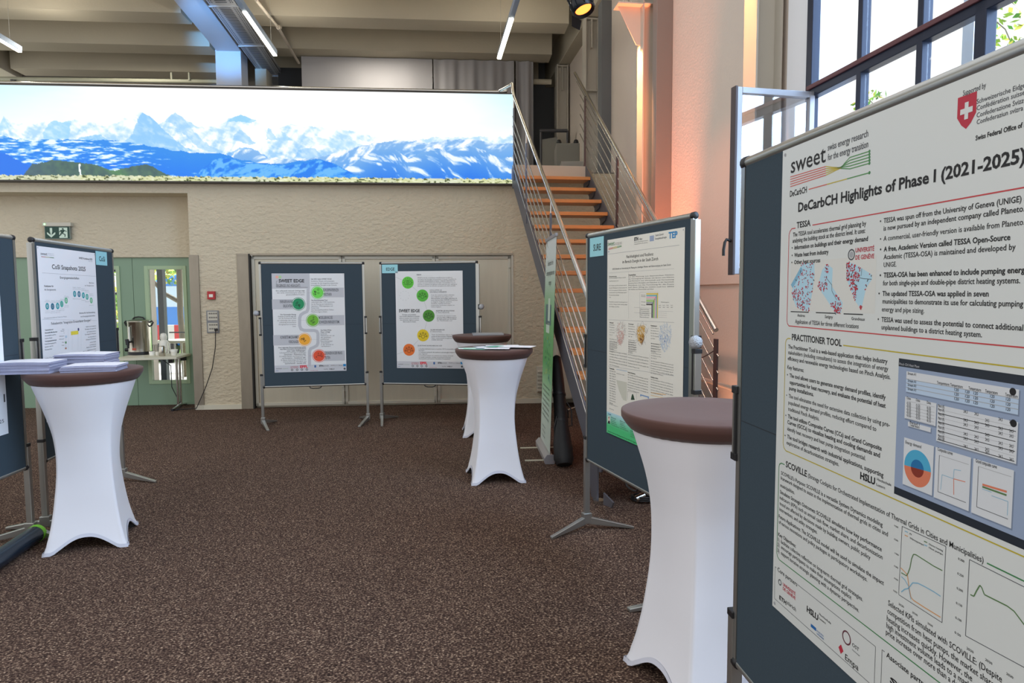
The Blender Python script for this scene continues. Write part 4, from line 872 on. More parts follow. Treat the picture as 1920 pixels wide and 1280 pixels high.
s.lines([('•  Information on buildings and their energy demand',372,1025,880),('•  Waste heat from industry',372,1075,617),('•  Other heat sources',370,1122,562)],26,ink,.016)
s.text('UNIVERSITÉ',797,1042,922,28,inkred,.012); s.text('DE GENÈVE',797,1090,922,28,inkred,.012); s.disc(770,1057,.012,ink2,ring=.003); s.disc(770,1057,.007,ink3)
s.lines([('•  TESSA was spun off from the University of Geneva (UNIGE) and',960,850,1990,.006),('is now pursued by an independent company called Planeto.',985,897,1925,.006),('•  A commercial, user-friendly version is available from Planeto.',960,968,1925,0),('•  A free, Academic Version called TESSA Open-Source',960,1038,1830,.016),('Academic (TESSA-OSA) is maintained and developed by',985,1088,1865,.004),('UNIGE.',985,1140,1070,0),('•  TESSA-OSA has been enhanced to include pumping energy',958,1210,1950,.018),('for both single-pipe and double-pipe district heating systems.',980,1262,1895,.006)],31,ink)
s.crop=cB
mapbg=mat('map_paper',(206,207,202),.6); mapbl=mat('map_blue',(168,204,220),.6); mapl=mat('map_blue_dark',(120,170,196),.6); dotr=mat('map_red_dots',(172,34,52),.6)
s.rect(368,-100,925,243,mapbg,.0001)
maps=[[(440,-97),(522,-97),(525,-20),(508,100),(487,222),(458,222),(400,195),(370,110),(395,10)],[(605,-92),(645,-60),(640,60),(712,170),(700,235),(665,242),(600,140),(545,60),(575,-50)],[(738,-105),(790,-90),(842,-60),(905,-20),(908,10),(868,70),(835,212),(800,165),(760,70),(735,0)]]
for P_ in maps: s.poly(P_,mapbl,.00015)
s.line([(372,60),(440,-60)],.012,mapl,.0002)
def inside(p,P):
    r=False; j=len(P)-1
    for i in range(len(P)):
        if (P[i][1]>p[1])!=(P[j][1]>p[1]) and p[0]<(P[j][0]-P[i][0])*(p[1]-P[i][1])/(P[j][1]-P[i][1])+P[i][0]: r=not r
        j=i
    return r
for P_,n,zone in ((maps[0],120,lambda x,y:True),(maps[0],60,lambda x,y:y>80 and x<450),(maps[1],50,lambda x,y:y>170),(maps[1],34,lambda x,y:abs(y-60)<30 and x<610),(maps[1],20,lambda x,y:abs(x-(600-(y*.1)))<10 and y<40),(maps[1],14,lambda x,y:abs(x-675)<14 and y>110),(maps[2],150,lambda x,y:x-735<(95-(y+60)*.15) and y<150),(maps[2],10,lambda x,y:y>190),(maps[2],6,lambda x,y:x>860)):
    k=0; tries=0
    while k<n and tries<6000:
        tries+=1; x=random.uniform(365,915); y=random.uniform(-105,245)
        if inside((x,y),P_) and zone(x,y):
            a=s.uv(x,y); r=random.uniform(.0012,.0032); th=random.uniform(0,3); s.line([(a[0]-r*math.cos(th),a[1]-r*math.sin(th)),(a[0]+r*math.cos(th),a[1]+r*math.sin(th))],.0024,dotr if random.random()<.85 else ink2,.0003+k*1e-6,isuv=True); k+=1
s.line([(600,0),(640,50),(640,90),(672,150)],.0012,ink2); s.line([(800,-5),(850,8),(905,12)],.0012,ink2); s.line([(840,-60),(835,-10)],.0012,ink2)
for a,b,y in ((365,485,229),(533,662,236),(718,846,244)): s.line([(a,y-2),(b,y+3)],.0022,ink)
s.text('Anières',410,260,460,18,ink); s.text('Satigny',593,270,646,20,ink); s.text('Grandvaux',770,283,860,20,ink); s.text('Application of TESSA for three different locations',395,305,818,26,ink)
s.lines([('•  The updated TESSA-OSA was applied in seven',950,122,1685,.012),('municipalities to demonstrate its use for calculating pumping',977,173,1915,.006),('energy and pipe sizing.',973,226,1255,0),('•  TESSA was used to assess the potential to connect additional',945,293,1915,.008),('unplanned buildings to a district heating system.',970,345,1640,.004)],31,ink)
pt=s.uv(715,452); lx0=s.uv(330,460)[0]; vY=pt[1]; s.crop=cC; vYb=s.uv(390,0)[1]; s.crop=cB
frame([(pt[0],vY),(xr_,vY),(xr_+.01,vY+.01),(xr_+.01,vYb-.01),(xr_,vYb),(lx0+.014,vYb),(lx0+.004,vYb-.006),(lx0,vYb-.016),(lx0,vY+.012),(lx0+.004,vY+.004),(lx0+.012,vY),(s.uv(365,403)[0],vY)],lineyel)
s.text('PRACTITIONER TOOL',373,416,705,40,ink,.014)
s.lines([('The Practitioner Tool is a web-based application that helps industry',348,472,1010,.008),('stakeholders (including consultants) to assess the integration of energy',348,510,1015),('efficiency and renewable energy technologies based on Pinch Analysis.',346,550,1030,.004),('Key features:',343,608,452,.006),('•  The tool allows users to generate energy demand profiles, identify',341,660,998,.010),('opportunities for heat recovery, and evaluate the potential of heat',358,708,998,.012),('pump installations.',355,748,518,.012),('•  The tool eliminates the need for extensive data collection by using pre-',336,796,1025,0),('populated energy demand profiles, reducing effort compared to',350,843,935,0),('traditional Pinch Analysis.',348,886,555,0),('•  The tool utilizes Composite Curves (CCs) and Grand Composite',330,930,972,.012),('Curves (GCCs) to visualize heating and cooling demands and',343,974,960,.012),('identify heat recovery and heat pump integration potential.',342,1018,865,0),('•  The tool bridges research with industrial applications, supporting',325,1064,983,.010),('exploration of decarbonization strategies.',338,1110,687,0)],25,ink)
s.crop=cC
s.text('HSLU',710,112,795,38,ink,.03); s.text('Hochschule',806,122,888,15,ink); s.text('Luzern',803,152,852,15,ink)
s.text('SCOVILLE',285,45,405,34,ink,.014); s.text('(Strategy Cockpits for Orchestrated Implementation of Thermal Grids in Cities and Municipalities)',412,105,1415,24,ink)
s.lines([('SCOVILLE’s Purpose: SCOVILLE is a versatile System Dynamics modeling',258,88,838,.004),('framework designed to assist in the implementation of thermal grids in cities and',256,117,868),('municipalities.',254,158,335),('Simulates Strategic Outcomes: SCOVILLE simulates how key performance',252,196,833,.006),('indicators (KPIs) such as annual cash flow, market share, and decarbonization',250,228,838),('trend are affected by decisions made by building owners, public policy',250,262,768),('interventions, and utility strategies.',248,294,465),('Future Applications: The SCOVILLE model will be used to simulate the impact',245,335,845,.004),('of various innovations and policy packages in participatory workshops.',245,367,750),('Key Objectives:',242,438,342,.008),('1)  facilitate collective reflection on long-term thermal grid strategies.',240,468,725),('2)  encourage participants to make their assumptions explicit',238,497,660),('3)  support iterative strategic planning with a dynamic perspective.',238,530,703)],20,ink)
gl0=s.uv(245,60)[0]; vG=s.uv(278,33)[1]; vGb=s.uv(240,570)[1]; ug=s.uv(1435,590)[0]
frame([(s.uv(278,33)[0],vG),(gl0+.012,vG),(gl0+.003,vG+.005),(gl0,vG+.014),(gl0,vGb-.014),(gl0+.004,vGb-.005),(gl0+.014,vGb),(xr_,vGb),(xr_+.01,vGb-.01),(xr_+.01,vG+.01),(xr_,vG),(ug,vG)],linegrn)
# partners
vP=s.uv(232,622)[1]; k0=s.uv(222,700)[0]; k1=s.uv(797,1100)[0]; vPb=v0+1.165
frame([(s.uv(232,622)[0],vP),(k0,vP),(k0,vPb),(k1,vPb),(k1,vP),(s.uv(352,720)[0],vP)],ink2,.0012)
s.text('Core partners',238,640,350,24,ink)
s.text('UNIVERSITÉ',268,722,340,17,inkred,.012); s.text('DE GENÈVE',268,746,340,17,inkred,.012); s.disc(251,705,.008,ink2,ring=.003)
s.text('ETH',248,800,288,22,ink,.03); s.text('zürich',292,828,343,22,ink); s.text('HSLU',405,870,470,32,ink,.03); s.text('Hochschule',476,890,543,12,ink); s.text('Luzern',476,914,513,12,ink)
blu=mat('logo_blue',(30,96,160),.6); s.rect(428,940,458,985,blu); s.text('ECOLE POLY',462,985,502,10,blu); s.text('LAUSANNE',462,1000,502,10,blu)
cc=s.uv(632,1022); s.disc(cc[0],cc[1],.0155,mat('ost_ring',(96,50,60),.6),ring=.0035,isuv=True); s.text('OST',664,1068,703,20,ink); s.text('Ostschweizer',664,1092,708,8,ink2)
cc=s.uv(600,1087); s.poly([(cc[0]-.009,cc[1]),(cc[0],cc[1]-.011),(cc[0]+.009,cc[1]),(cc[0],cc[1]+.011)],inkred,isuv=True); s.text('Empa',624,1145,700,34,ink)
k2=s.uv(835,1100)[0]; vQ=s.uv(848,1100)[1]; frame([(s.uv(850,1103)[0],vQ),(k2,vQ),(k2,vPb),(xr_,vPb),(xr_,vQ)],ink2,.0012); s.text('Associate partners',860,1130,1120,30,ink,.008); s.text('SIG',880,1275,1010,34,ink,.03)
# charts
g3_=mat('chart_green',(84,118,72),.6); g4=mat('chart_blue',(120,170,196),.6); g5=mat('chart_orange',(206,150,96),.6)
s.line([(950,385),(1200,500),(1178,935),(930,775),(950,385)],.0012,ink2)
for a,b in ((905,375),(905,452),(908,532),(905,605),(905,675),(900,745)): s.text('100',a,b+10,a+22,9,ink)
for a,b in ((930,820),(1008,868),(1095,930)): s.text('2030',a,b+12,a+30,11,ink)
s.line([(945,650),(962,660),(975,668),(985,650),(995,620),(1004,570),(1015,545),(1030,548),(1080,580),(1130,612),(1180,638)],.0020,g3_); s.line([(945,672),(965,690),(985,725),(1000,802)],.0018,g4); s.line([(942,622),(960,640),(980,662),(990,740),(1000,790),(1015,808),(1080,850),(1170,905)],.0020,g5); s.line([(945,760),(965,744),(985,740),(1010,708),(1040,710),(1080,730),(1130,758),(1170,785)],.0020,g4)
for (a,b,m,t_) in ((965,412,g4,'PV'),(965,435,g5,'Wärmepumpe'),(1075,470,g3_,'District heating'),(1075,490,g4,'Heat pumps')): s.line([(a,b),(a+18,b+8)],.0018,m); s.text(t_,a+28,b+20,a+28+(80 if len(t_)>3 else 12),10,ink)
s.line([(1655,735),(1335,575),(1312,1010),(1655,1195)],.0012,ink2); s.line([(1340,775),(1360,785),(1372,760),(1388,732),(1395,722),(1405,735),(1420,775),(1460,795),(1500,815),(1550,840),(1590,870),(1620,910),(1650,950)],.0022,g3_)
for k in range(6): s.text('0.%d0'%(30-5*k if k<5 else 5),1270-4*k,575+84*k,1305-4*k,13,ink)
for a,b in ((1318,1080),(1425,1145),(1545,1225)): s.text('2030',a,b+6,a+40,14,ink)
s.text('Market share of district heating (%)',880,700,884,5,ink2) if 0 else None
s.lines([('Selected KPIs simulated with SCOVILLE: (Despite',870,835,1520),('competition from heat pumps, the market share',866,880,1475),('heating increases quickly. However, the',862,922,1350),('high investment volume leads to a market',860,962,1368),('price increase over more than a decade)',857,1000,1340)],31,ink)
# dashboard screenshot
s.crop=cG; dn=mat('dash_navy',(22,32,44),.5); db=mat('dash_blue_grey',(140,156,182),.5); dpn=mat('dash_panel',(204,208,212),.5); dsh=mat('dash_row_blue',(176,196,218),.5); dc=mat('pie_cyan',(70,160,196),.5); do=mat('pie_orange',(206,118,88),.5); dbl=mat('pie_blue',(22,104,158),.5); dre=mat('pie_dark_red',(128,44,26),.5)
x0,y0=s.uv(82,100); ux1=u0+.81; _,y1=s.uv(45,908)
s.quad_uv(x0,y0,ux1,y1,db,.00010); h_=y1-y0; s.quad_uv(x0,y0,ux1,y0+h_*.058,dn,.00014); s.quad_uv(x0,y1-h_*.055,ux1,y1,dn,.00014)
def panel(xa,ya,xb,yb,l=.00018): a=s.uv(xa,ya); b=s.uv(xb,yb); s.quad_uv(a[0]+.0015,a[1]+.0015,b[0]+.0025,b[1]+.0025,mat('dash_shadow',(112,126,148),.6),l-.00003); s.quad_uv(a[0],a[1],b[0],b[1],dpn,l); return a,b
s.text('Pinch CH Heat Plant',85,140,205,14,ink3,.01)
A,B=panel(128,178,796,440); s.quad_uv(A[0],A[1]+(B[1]-A[1])*.36,B[0],B[1],dsh,.0002)
def ux(v,x): return s.solve_u(v,s.px(x,0)[0])
for r in (.36,.56,.77): s.quad_uv(A[0],A[1]+(B[1]-A[1])*r,B[0],A[1]+(B[1]-A[1])*r+.0012,ink3,.00024)
for x in (310,390,500,600,720): v=A[1]+(B[1]-A[1])*.34; s.putuv('Temperature',ux(v,x),v,ux(v,x+75),.005,ink)
for x in (415,480,530,630,725):
    for r in (.52,.72,.92): v=A[1]+(B[1]-A[1])*r; s.putuv('120',ux(v,x),v,ux(v,x+26),.005,ink)
for r in (.15,.5,.7,.9): v=A[1]+(B[1]-A[1])*r; s.putuv('Stream A1',ux(v,135),v,ux(v,185),.005,ink)
s.disc(A[0]+(B[0]-A[0])*.955,A[1]+(B[1]-A[1])*.12,.006,ink,.00025,isuv=True)
A,B=panel(120,330,302,508)
for r in (.1,.34,.48,.62,.76,.9):
    v=A[1]+(B[1]-A[1])*r
    for x in (130,185,250): s.putuv('0.55' if r>.2 else 'Data',ux(v,x),v,ux(v,x+24),.005,ink)
    s.quad_uv(A[0]+.004,v+.003,B[0]-.004,v+.0036,ink3,.00024)
A,B=panel(137,480,272,545); 
for t_,r in (('Period 1',.3),('Total hours',.85)): v=A[1]+(B[1]-A[1])*r; s.putuv(t_,A[0]+.005,v,A[0]+.03,.005,ink)
A,B=panel(314,378,785,735)
for k,r in enumerate((.06,.16,.28,.40,.52,.64,.76,.88,.96)):
    v=A[1]+(B[1]-A[1])*r; s.quad_uv(A[0]+.003,v+.004,B[0]-.003,v+(.0052 if k%2 else .0045),ink if k%2==1 else ink3,.00024)
    for x in (470,535,600,680,745): 
        if (k+x//10)%3: s.putuv('24.5',ux(v,x),v,ux(v,x+24),.005,ink)
    s.putuv('Pinch (K)',ux(v,318),v,ux(v,355),.005,ink)
s.disc(A[0]+(B[0]-A[0])*.95,A[1]+(B[1]-A[1])*.05,.006,ink,.00025,isuv=True)
A,B=panel(114,574,280,925); cx,cy=s.uv(192,762); r_=.5*(s.solve_u(cy,s.px(273,0)[0])-s.solve_u(cy,s.px(113,0)[0]))
tz=-.06; s.disc(cx,cy,r_,dc,.00026,a0=math.pi+tz,a1=2*math.pi+tz,isuv=True); s.disc(cx,cy,r_,do,.00026,a0=tz,a1=math.pi+tz,isuv=True); s.disc(cx,cy,r_*.48,dbl,.0003,a0=math.pi+tz,a1=2*math.pi+tz,isuv=True); s.disc(cx,cy,r_*.48,dre,.0003,a0=tz,a1=math.pi+tz,isuv=True); s.putuv('Energy demand',A[0]+.004,A[1]+.011,A[0]+.045,.006,ink)
A,B=panel(303,632,500,1018); W2,H2=B[0]-A[0],B[1]-A[1]; P2=lambda x,y:(A[0]+W2*x,A[1]+H2*y)
s.putuv('Composite curves',*P2(.06,.06),P2(.5,0)[0],.006,ink); s.line([P2(.12,.14),P2(.12,.86),P2(.92,.86)],.001,ink2,isuv=True); s.line([P2(.12,.14),P2(.95,.14)],.0008,ink3,isuv=True); s.line([P2(.2,.8),P2(.22,.5),P2(.55,.5),P2(.56,.32),P2(.75,.3)],.001,g4,isuv=True); s.line([P2(.58,.8),P2(.56,.5),P2(.88,.48)],.0014,do,isuv=True)
A,B=panel(530,700,755,1122); W2,H2=B[0]-A[0],B[1]-A[1]
s.putuv('Grand composite curve',A[0]+W2*.06,A[1]+H2*.06,A[0]+W2*.6,.006,ink); s.line([P2(.14,.12),P2(.14,.86),P2(.92,.86)],.001,ink2,isuv=True); s.line([P2(.14,.12),P2(.95,.12)],.0008,ink3,isuv=True); s.line([P2(.26,.42),P2(.86,.40)],.0034,do,isuv=True); s.line([P2(.26,.46),P2(.86,.46)],.003,g3_,isuv=True); s.line([P2(.26,.5),P2(.5,.5)],.001,g4,isuv=True); s.line([P2(.5,.56),P2(.9,.56),P2(.9,.8)],.001,g4,isuv=True)
pins(s,u0,v0,.841,1.189)
finish(mb,'poster','large DeCarbCH highlights poster with red, yellow and green framed sections','poster')
# ---- SURE poster
cF=(1100,410,5.118); cH=(1100,640,5.118)
s=Sheet(SL_,SR_,1.97,.0135,None,(0,0,1)); u0,v0=s.raw(1139,450); ue=s.raw(1274,426)[0]; w=.841
sp_pap=mat('sure_poster_paper',(226,224,214),.5)
mb,s=newsheet(SL_,SR_,1.97,.0135,u0,v0-.0,w,1.189,cF,sp_pap)
s.text('sweet',203,262,268,42,linegrn,.004); s.text('swiss energy research',273,238,338,9,ink2); s.text('for the energy transition',273,252,338,9,ink2)
for k,m in enumerate((cr_[0],cr_[1],cr_[2])): s.line([(210+42*k,295-10*k),(252+42*k,285-10*k)],.004,m); s.line([(210+42*k,285-10*k),(252+42*k,275-10*k)],.003,m)
s.text('SURE',205,322,218,9,blu,.02)
s.text('ETH',457,212,495,30,ink,.05); s.text('räv',503,206,535,22,ink); s.text('Raumentwicklung und Infrastruktursysteme',457,230,590,8,ink2); s.text('Kompetenzzentrum Raumplanung',457,248,585,8,ink2)
s.rect(606,165,646,212,mat('crest_blue',(150,164,190),.6)); s.text('Stadt Zürich',660,168,738,18,ink2); s.text('Energiebeauftragte',658,200,768,18,ink2)
tepb=mat('tep_blue',(26,130,190),.5); s.text('TEP',786,190,872,58,tepb,.035)
s.line([(205,340),(890,252)],.0016,ink3)
s.text('Nachhaltigkeit und Resilienz',382,378,640,28,ink); s.text('im Bereich Energie in der Stadt Zürich',344,428,686,28,ink)
s.text('SURE Fallstudie zur Unterstützung der Planung der zukünftigen Wärme- und Kälteversorgung der Stadt Zürich',247,490,808,15,ink2)
s.line([(215,520),(840,478)],.001,ink3); s.line([(402,510),(402,960)],.001,ink3); s.line([(208,968),(840,995)],.0014,ink3)
def para(x,y0,y1,n,xr,cap,head=None,m=ink2,sl=0):
    if head: s.text(head,x,y0,x+min(70,(xr-x)*.8),cap*1.25,ink,.02); y0+= (y1-y0)/(n+1)
    for i in range(n):
        y=y0+(y1-y0)*i/max(1,n-1); t_=LOREM[(i*3+int(x+y0))%7]; e=xr if i<n-1 else x+(xr-x)*.55; s.text(t_[:max(6,int((e-x)/cap/.62))],x,y,e,cap,m)
para(218,560,602,2,378,8,'Einleitung'); para(218,645,735,5,385,8); s.text('a)',218,757,232,8,ink2); para(218,800,845,3,390,8)
para(402,545,682,7,838,9,'Ausgangslage')
bars=[((224,196,70),0),((110,176,186),1),((236,170,190),2),((190,200,170),3),((150,196,90),4),((150,156,160),5),((70,60,56),6)]
a=s.uv(573,712); b=s.uv(686,955)
for c_,k in bars:
    m=mat('stairchart_%d'%k,c_,.6); W_=(b[0]-a[0]); H_=(b[1]-a[1])*.95; f0=k*.075; s.quad_uv(a[0],a[1]+H_*f0+H_*.01,b[0]-W_*(.02+k*.075),a[1]+H_*(f0+.065),m,.0003); s.quad_uv(b[0]-W_*(.10+k*.075),a[1]+H_*f0,b[0]-W_*(.03+k*.075),b[1],m,.0003)
s.line([(512,705),(688,705)],.001,ink3); s.line([(510,705),(510,955)],.001,ink3); s.line([(455,850),(630,860)],.001,ink3); s.line([(455,900),(630,908)],.001,ink3)
for y in (735,748,800,830): s.text('Energie',526,y,566,7,ink2)
for y,t_ in ((872,'Wärmenetze'),(890,'Prozesse'),(908,'Erneuerbare'),(925,'Gas und Öl'),(945,'Speicher')): s.text(t_,512,y,600,9,ink2)
s.text('Risikokategorie',716,803,792,8,ink2)
for k in range(4): s.text('hoch',693+38*k,833,712+38*k,8,ink2); s.text('mittel',693+38*k,852,712+38*k,8,ink2)
for y in (888,905,925,945): s.line([(690,y-2),(830 if y<900 else 770,y+2)],.0008,ink3)
# three city maps
def blob(cx,cy,rx,ry,m,n,seed,sc=.006,l=.0003):
    r=np.random.RandomState(seed)
    for i in range(n):
        a_=r.uniform(0,6.283); q=math.sqrt(r.uniform(0,1)); y=cy+ry*q*math.sin(a_); x=cx+rx*q*math.cos(a_)*(1-.25*(y-cy)/ry); p=s.uv(x,y); k=sc*r.uniform(.4,1.2); t2=r.uniform(0,3); s.line([(p[0]-k*math.cos(t2),p[1]-k*math.sin(t2)),(p[0]+k*math.cos(t2),p[1]+k*math.sin(t2))],.0022,m,l+i*1e-6,isuv=True)
mg=mat('map_grey_lines',(190,186,180),.6); my=mat('map_yellow',(214,164,50),.6); mr_=mat('map_rose',(206,140,130),.6); mbn=mat('map_brown',(120,70,30),.6); mbl=mat('map_pale_blue',(180,196,214),.6); mdb=mat('map_mid_blue',(100,128,180),.6)
blob(325,1100,52,110,mg,110,1,.012); blob(325,1140,34,70,mr_,90,2,.010); blob(322,1040,30,40,mr_,20,3,.007)
blob(528,1110,58,125,mg,110,4,.012); blob(520,1110,34,82,my,130,5,.012,.0005); blob(530,1150,22,50,mbn,50,6,.008,.0007); blob(548,1040,14,22,my,16,7,.008,.0006)
blob(755,1140,60,135,mbl,150,8,.012); blob(745,1150,36,70,mdb,34,9,.006)
for x,xr,hd in ((220,268,'Wärmebedarf'),(402,462,'Potenzial'),(616,690,'Kältebedarf')): para(x,1000+ (x-220)*.075,1115+(x-220)*.09,5,xr,8,hd)
para(220,1155,1275,7,290,8); para(402,1165,1275,6,470,8); para(618,1200,1275,4,700,8)
s.crop=cH
para(220,5,70,4,295,8); para(400,5,110,6,478,8); para(618,20,160,7,715,8)
para(220,95,225,6,388,9); para(398,128,238,5,595,9); para(616,190,305,6,832,9)
s.line([(208,235),(840,330)],.0014,ink3); s.line([(386,100),(386,235)],.0008,ink3); s.line([(605,120),(605,300)],.0008,ink3)
para(220,262,590,14,278,10,'Potenziale'); s.rect(286,262,390,292,mat('mini_table_blue',(196,214,232),.6),.0002); s.line([(286,268),(390,282)],.001,ink2); s.text('zentral',286,308,360,8,ink2)
s.poly([(285,368),(385,392),(383,572),(350,560),(310,470)],mat('map_field',(200,200,186),.6)); blob(348,470,26,80,mat('map_violet',(130,136,160),.6),90,11,.006)
para(396,300,465,7,590,9,'Räumliche Wärmeplanung'); para(616,345,490,6,828,9,'Nachhaltigkeit und Resilienz')
s.line([(392,478),(478,490),(478,560)],.001,ink2); s.line([(392,478),(392,560)],.001,ink2); s.poly([(436,505),(446,505),(462,560),(424,560)],mat('figure_green_dark',(40,70,50),.6)); s.rect(514,505,598,550,mat('mini_photo_blue',(120,150,190),.6),.0002); s.rect(524,520,588,548,sp_pap,.0003); s.line([(616,490),(760,510)],.003,mat('line_amber',(222,170,90),.6)); s.line([(616,515),(760,545)],.002,my)
para(218,600,645,2,298,8)
# green footer (printed fade built as bands)
vv0=s.uv(205,672)[1]; vv1=v0+1.189; nb=14; ca=(176,214,224); cb2=(70,190,120)
for k in range(nb):
    f=k/(nb-1); m=mat('sure_fade_%02d'%k,tuple(ca[i]+(cb2[i]-ca[i])*min(1,f*1.5) for i in range(3)),.5); s.quad_uv(u0,vv0+(vv1-vv0)*k/nb,u0+w,vv0+(vv1-vv0)*(k+1)/nb,m,.0002)
s.text('Kontakt',206,697,235,12,blu,.02); s.rect(202,712,226,786,sp_pap,.0004); s.poly([(203,785),(207,762),(214,756),(222,762),(225,790)],ink,.0005); s.poly([(210,724),(220,726),(219,752),(210,750)],mat('portrait_skin',(206,160,136),.6),.0005); s.poly([(209,722),(220,722),(220,732),(209,730)],mat('portrait_hair',(70,50,36),.6),.0006)
for x,y0,n in ((232,730,5),(320,765,5),(420,860,4)):
    for k in range(n): s.text(['ETH Zürich, IRL','Stefano-Franscini-Platz','CH-8093 Zürich','kontakt@sweet-sure.ch','www.sweet-sure.ch'][k],x,y0+17*k,x+[50,40,50,60,80][k],9,ink if k==0 else ink2,.015 if k==0 else 0)
s.text('Projekt im Rahmen des SWEET Konsortiums SURE, gefördert durch das Bundesamt für Energie BFE. Stand: 26. August 2025',204,862,470,12,linegrn,.01) if 0 else s.text('Finanziert durch das Bundesamt für Energie BFE, 26. August 2025 Zürich, Konsortium SURE',204,862,640,11,ink,.0); s.text('Mit Unterstützung von Partnern aus Forschung und Verwaltung der Stadt Zürich',212,890,640,11,ink,0)
s.crop=(0,0,1); pins(s,u0,v0,w,1.189)
finish(mb,'poster','cream poster with three city maps and a green footer on the SURE pinboard','poster')
# ---- CoSi poster
cD=(60,440,5.333)
s=Sheet(*C1,1.97,.0135,None,(0,0,1)); u0,v0=s.raw(68.5,460.5); 
mb,s=newsheet(*C1,1.97,.0135,u0,v0,.841,1.189,cD,mat('cosi_paper',(234,234,238),.5))
s.text('sweet',86,200,152,30,ink2,.0); s.text('swiss energy research',158,190,218,8,ink3); s.text('for the energy transition',158,205,220,8,ink3)
for k,m in enumerate(cr_): s.line([(92+42*k,218+4*k),(134+42*k,222+4*k)],.004,m); 
s.text('SWEET-Konferenz 2025',468,240,602,17,ink2,.015); s.text('Bern, Zürich',566,268,604,9,ink3); s.line([(90,215),(225,235)],.001,ink3)
s.text('CoSi Snapshots 2025',200,340,535,44,ink,.012); s.line([(100,380),(640,415)],.0014,ink3); s.text('Energiegemeinschaften',280,438,470,24,ink)
s.text('Katalysator für',122,520,215,17,ink,.01); s.text('die Energiewende',124,556,238,17,ink2); s.text('Barriere',572,486,618,12,ink2,.01); s.text('zur Energiewende',528,512,618,12,ink2)
teal=[mat('teal_%d'%i,c_,.6) for i,c_ in enumerate(((44,150,160),(36,110,140),(40,158,164),(70,176,160),(104,186,140)))]
for i,(x,y) in enumerate(((152,714),(205,716),(256,712),(297,692),(341,657))): s.disc(x,y,.023,teal[i]); s.disc(x,y,.010,ink3 if i%2 else pwhite,.0006,ring=.004); s.text('Wissen',x-18,y-55+(i*4),x+22,7,ink3); s.text('Gemeinschaft',x-26,y-42+(i*4),x+26,7,ink3); s.text('Förderung',x-18,y+52,x+24,7,ink3); s.text('lokaler Strom',x-22,y+68,x+26,7,ink3)
for i,(x,y) in enumerate(((426,591),(470,593),(513,605),(550,620),(592,656))): s.disc(x,y,.023,teal[(4,1,2,3,4)[i]] if i else teal[0]); s.disc(x,y,.010,pwhite,.0006,ring=.004); s.text('Regeln',x-18,y-62,x+16,7,ink3); s.text('Aufwand',x-20,y-46,x+20,7,ink3); s.text('Akzeptanz',x-20,y+52,x+24,7,ink3)
s.text('Energiegemeinschaften als Treiber der Wende',124,838,345,12,ink3); s.text('Bremse für die Entwicklung',474,790,630,14,ink2,.01); s.text('von Energiegemeinschaften',485,824,630,14,ink2)
s.line([(100,845),(650,858)],.0012,ink3); s.text('Fokusbericht “Integration Erneuerbarer Energien”',192,900,590,26,ink)
for i,(t_,b_2) in enumerate((('Technisches und',.02),('Finanzielle Machbarkeit',.02),('Wirtschaftlich und Prei',0),('nutzbare Daten',0),('Versorgungssicherheit',.02),('Durch Sektorkopplung ACL',0),('Speicher und H2',0),('Netzausbau',0))): s.text(t_,128,960+28*i,(210,252,238,200,245,242,210,200)[i],13,ink2,b_2)
for i,t_ in enumerate(('Soziale und ökologische','Prinzipien: Energiepolitik','als Projekte fördern','Grundlage für Akzeptanz','der Gemeinden im','Dialog mit Menschen','und der Politik','Landschaftsschutz','Biodiversität in Städten','Koordination im Ausbau','wird gemeinsam geprüft')): s.text(t_,(538,530,548,528,560,540,580,576,545,555,545)[i],925+26*i,640,11,ink2)
for x,y in ((300,950),(285,968),(316,985),(272,1020),(270,1050),(298,1080),(296,1110)): s.text('Wasser',x,y,323,9,ink2)
yb=mat('bar_yellow',(236,216,70),.6); s.rect(388,966,464,994,yb); s.disc(464,946,.012,mat('dot_indigo',(70,76,120),.6)); s.rect(330,1008,350,1030,mat('box_pale_blue',(190,208,222),.6)); s.line([(338,1035),(338,1140)],.002,ink3); s.rect(330,1068,346,1086,mat('box_green',(80,150,80),.6)); s.rect(330,1128,346,1142,mat('box_rust',(180,110,70),.6)); s.disc(518,1172,.008,MATS['dot_indigo'])
for x in (362,400,460,490): s.line([(x,945),(x,1150)],.0008,ink3)
s.grey(130,1215,620,1500,9,ink3,.35); s.text('www.sweet-cosi.ch, 2025',150,1700,330,14,ink3)
s.crop=(0,0,1); pins(s,u0,v0,.841,1.189)
finish(mb,'poster','white CoSi Snapshots 2025 poster with teal dots behind the brochures','poster')
# ---- sheet on the board cut by the frame edge
s=Sheet(*FL,1.97,.0135,None,(0,0,1)); u1=s.raw(0,530)[0]; 
sx=s.raw(16,812); w=.841; 
mb,s=newsheet(*FL,1.97,.0135,sx[0]-w,sx[1]-1.189,w,1.189,(0,0,1),mat('edge_poster_paper',(232,236,242),.5))
s.putuv('August 2025',sx[0]-.27,sx[1]-.075,sx[0]-.035,.022,ink); s.putuv('Resultate & Highlights',sx[0]-.72,sx[1]-1.05,sx[0]-.12,.04,ink,.01)
for k in range(16): s.putuv(LOREM[k%7],sx[0]-.76,sx[1]-.95+.05*k,sx[0]-.12,.012,ink2)
s.quad_uv(sx[0]-.025,sx[1]-.25,sx[0]-.012,sx[1]-.20,ink2,.0004)
finish(mb,'poster','white poster of which only the right edge shows at the left border of the photo','poster')
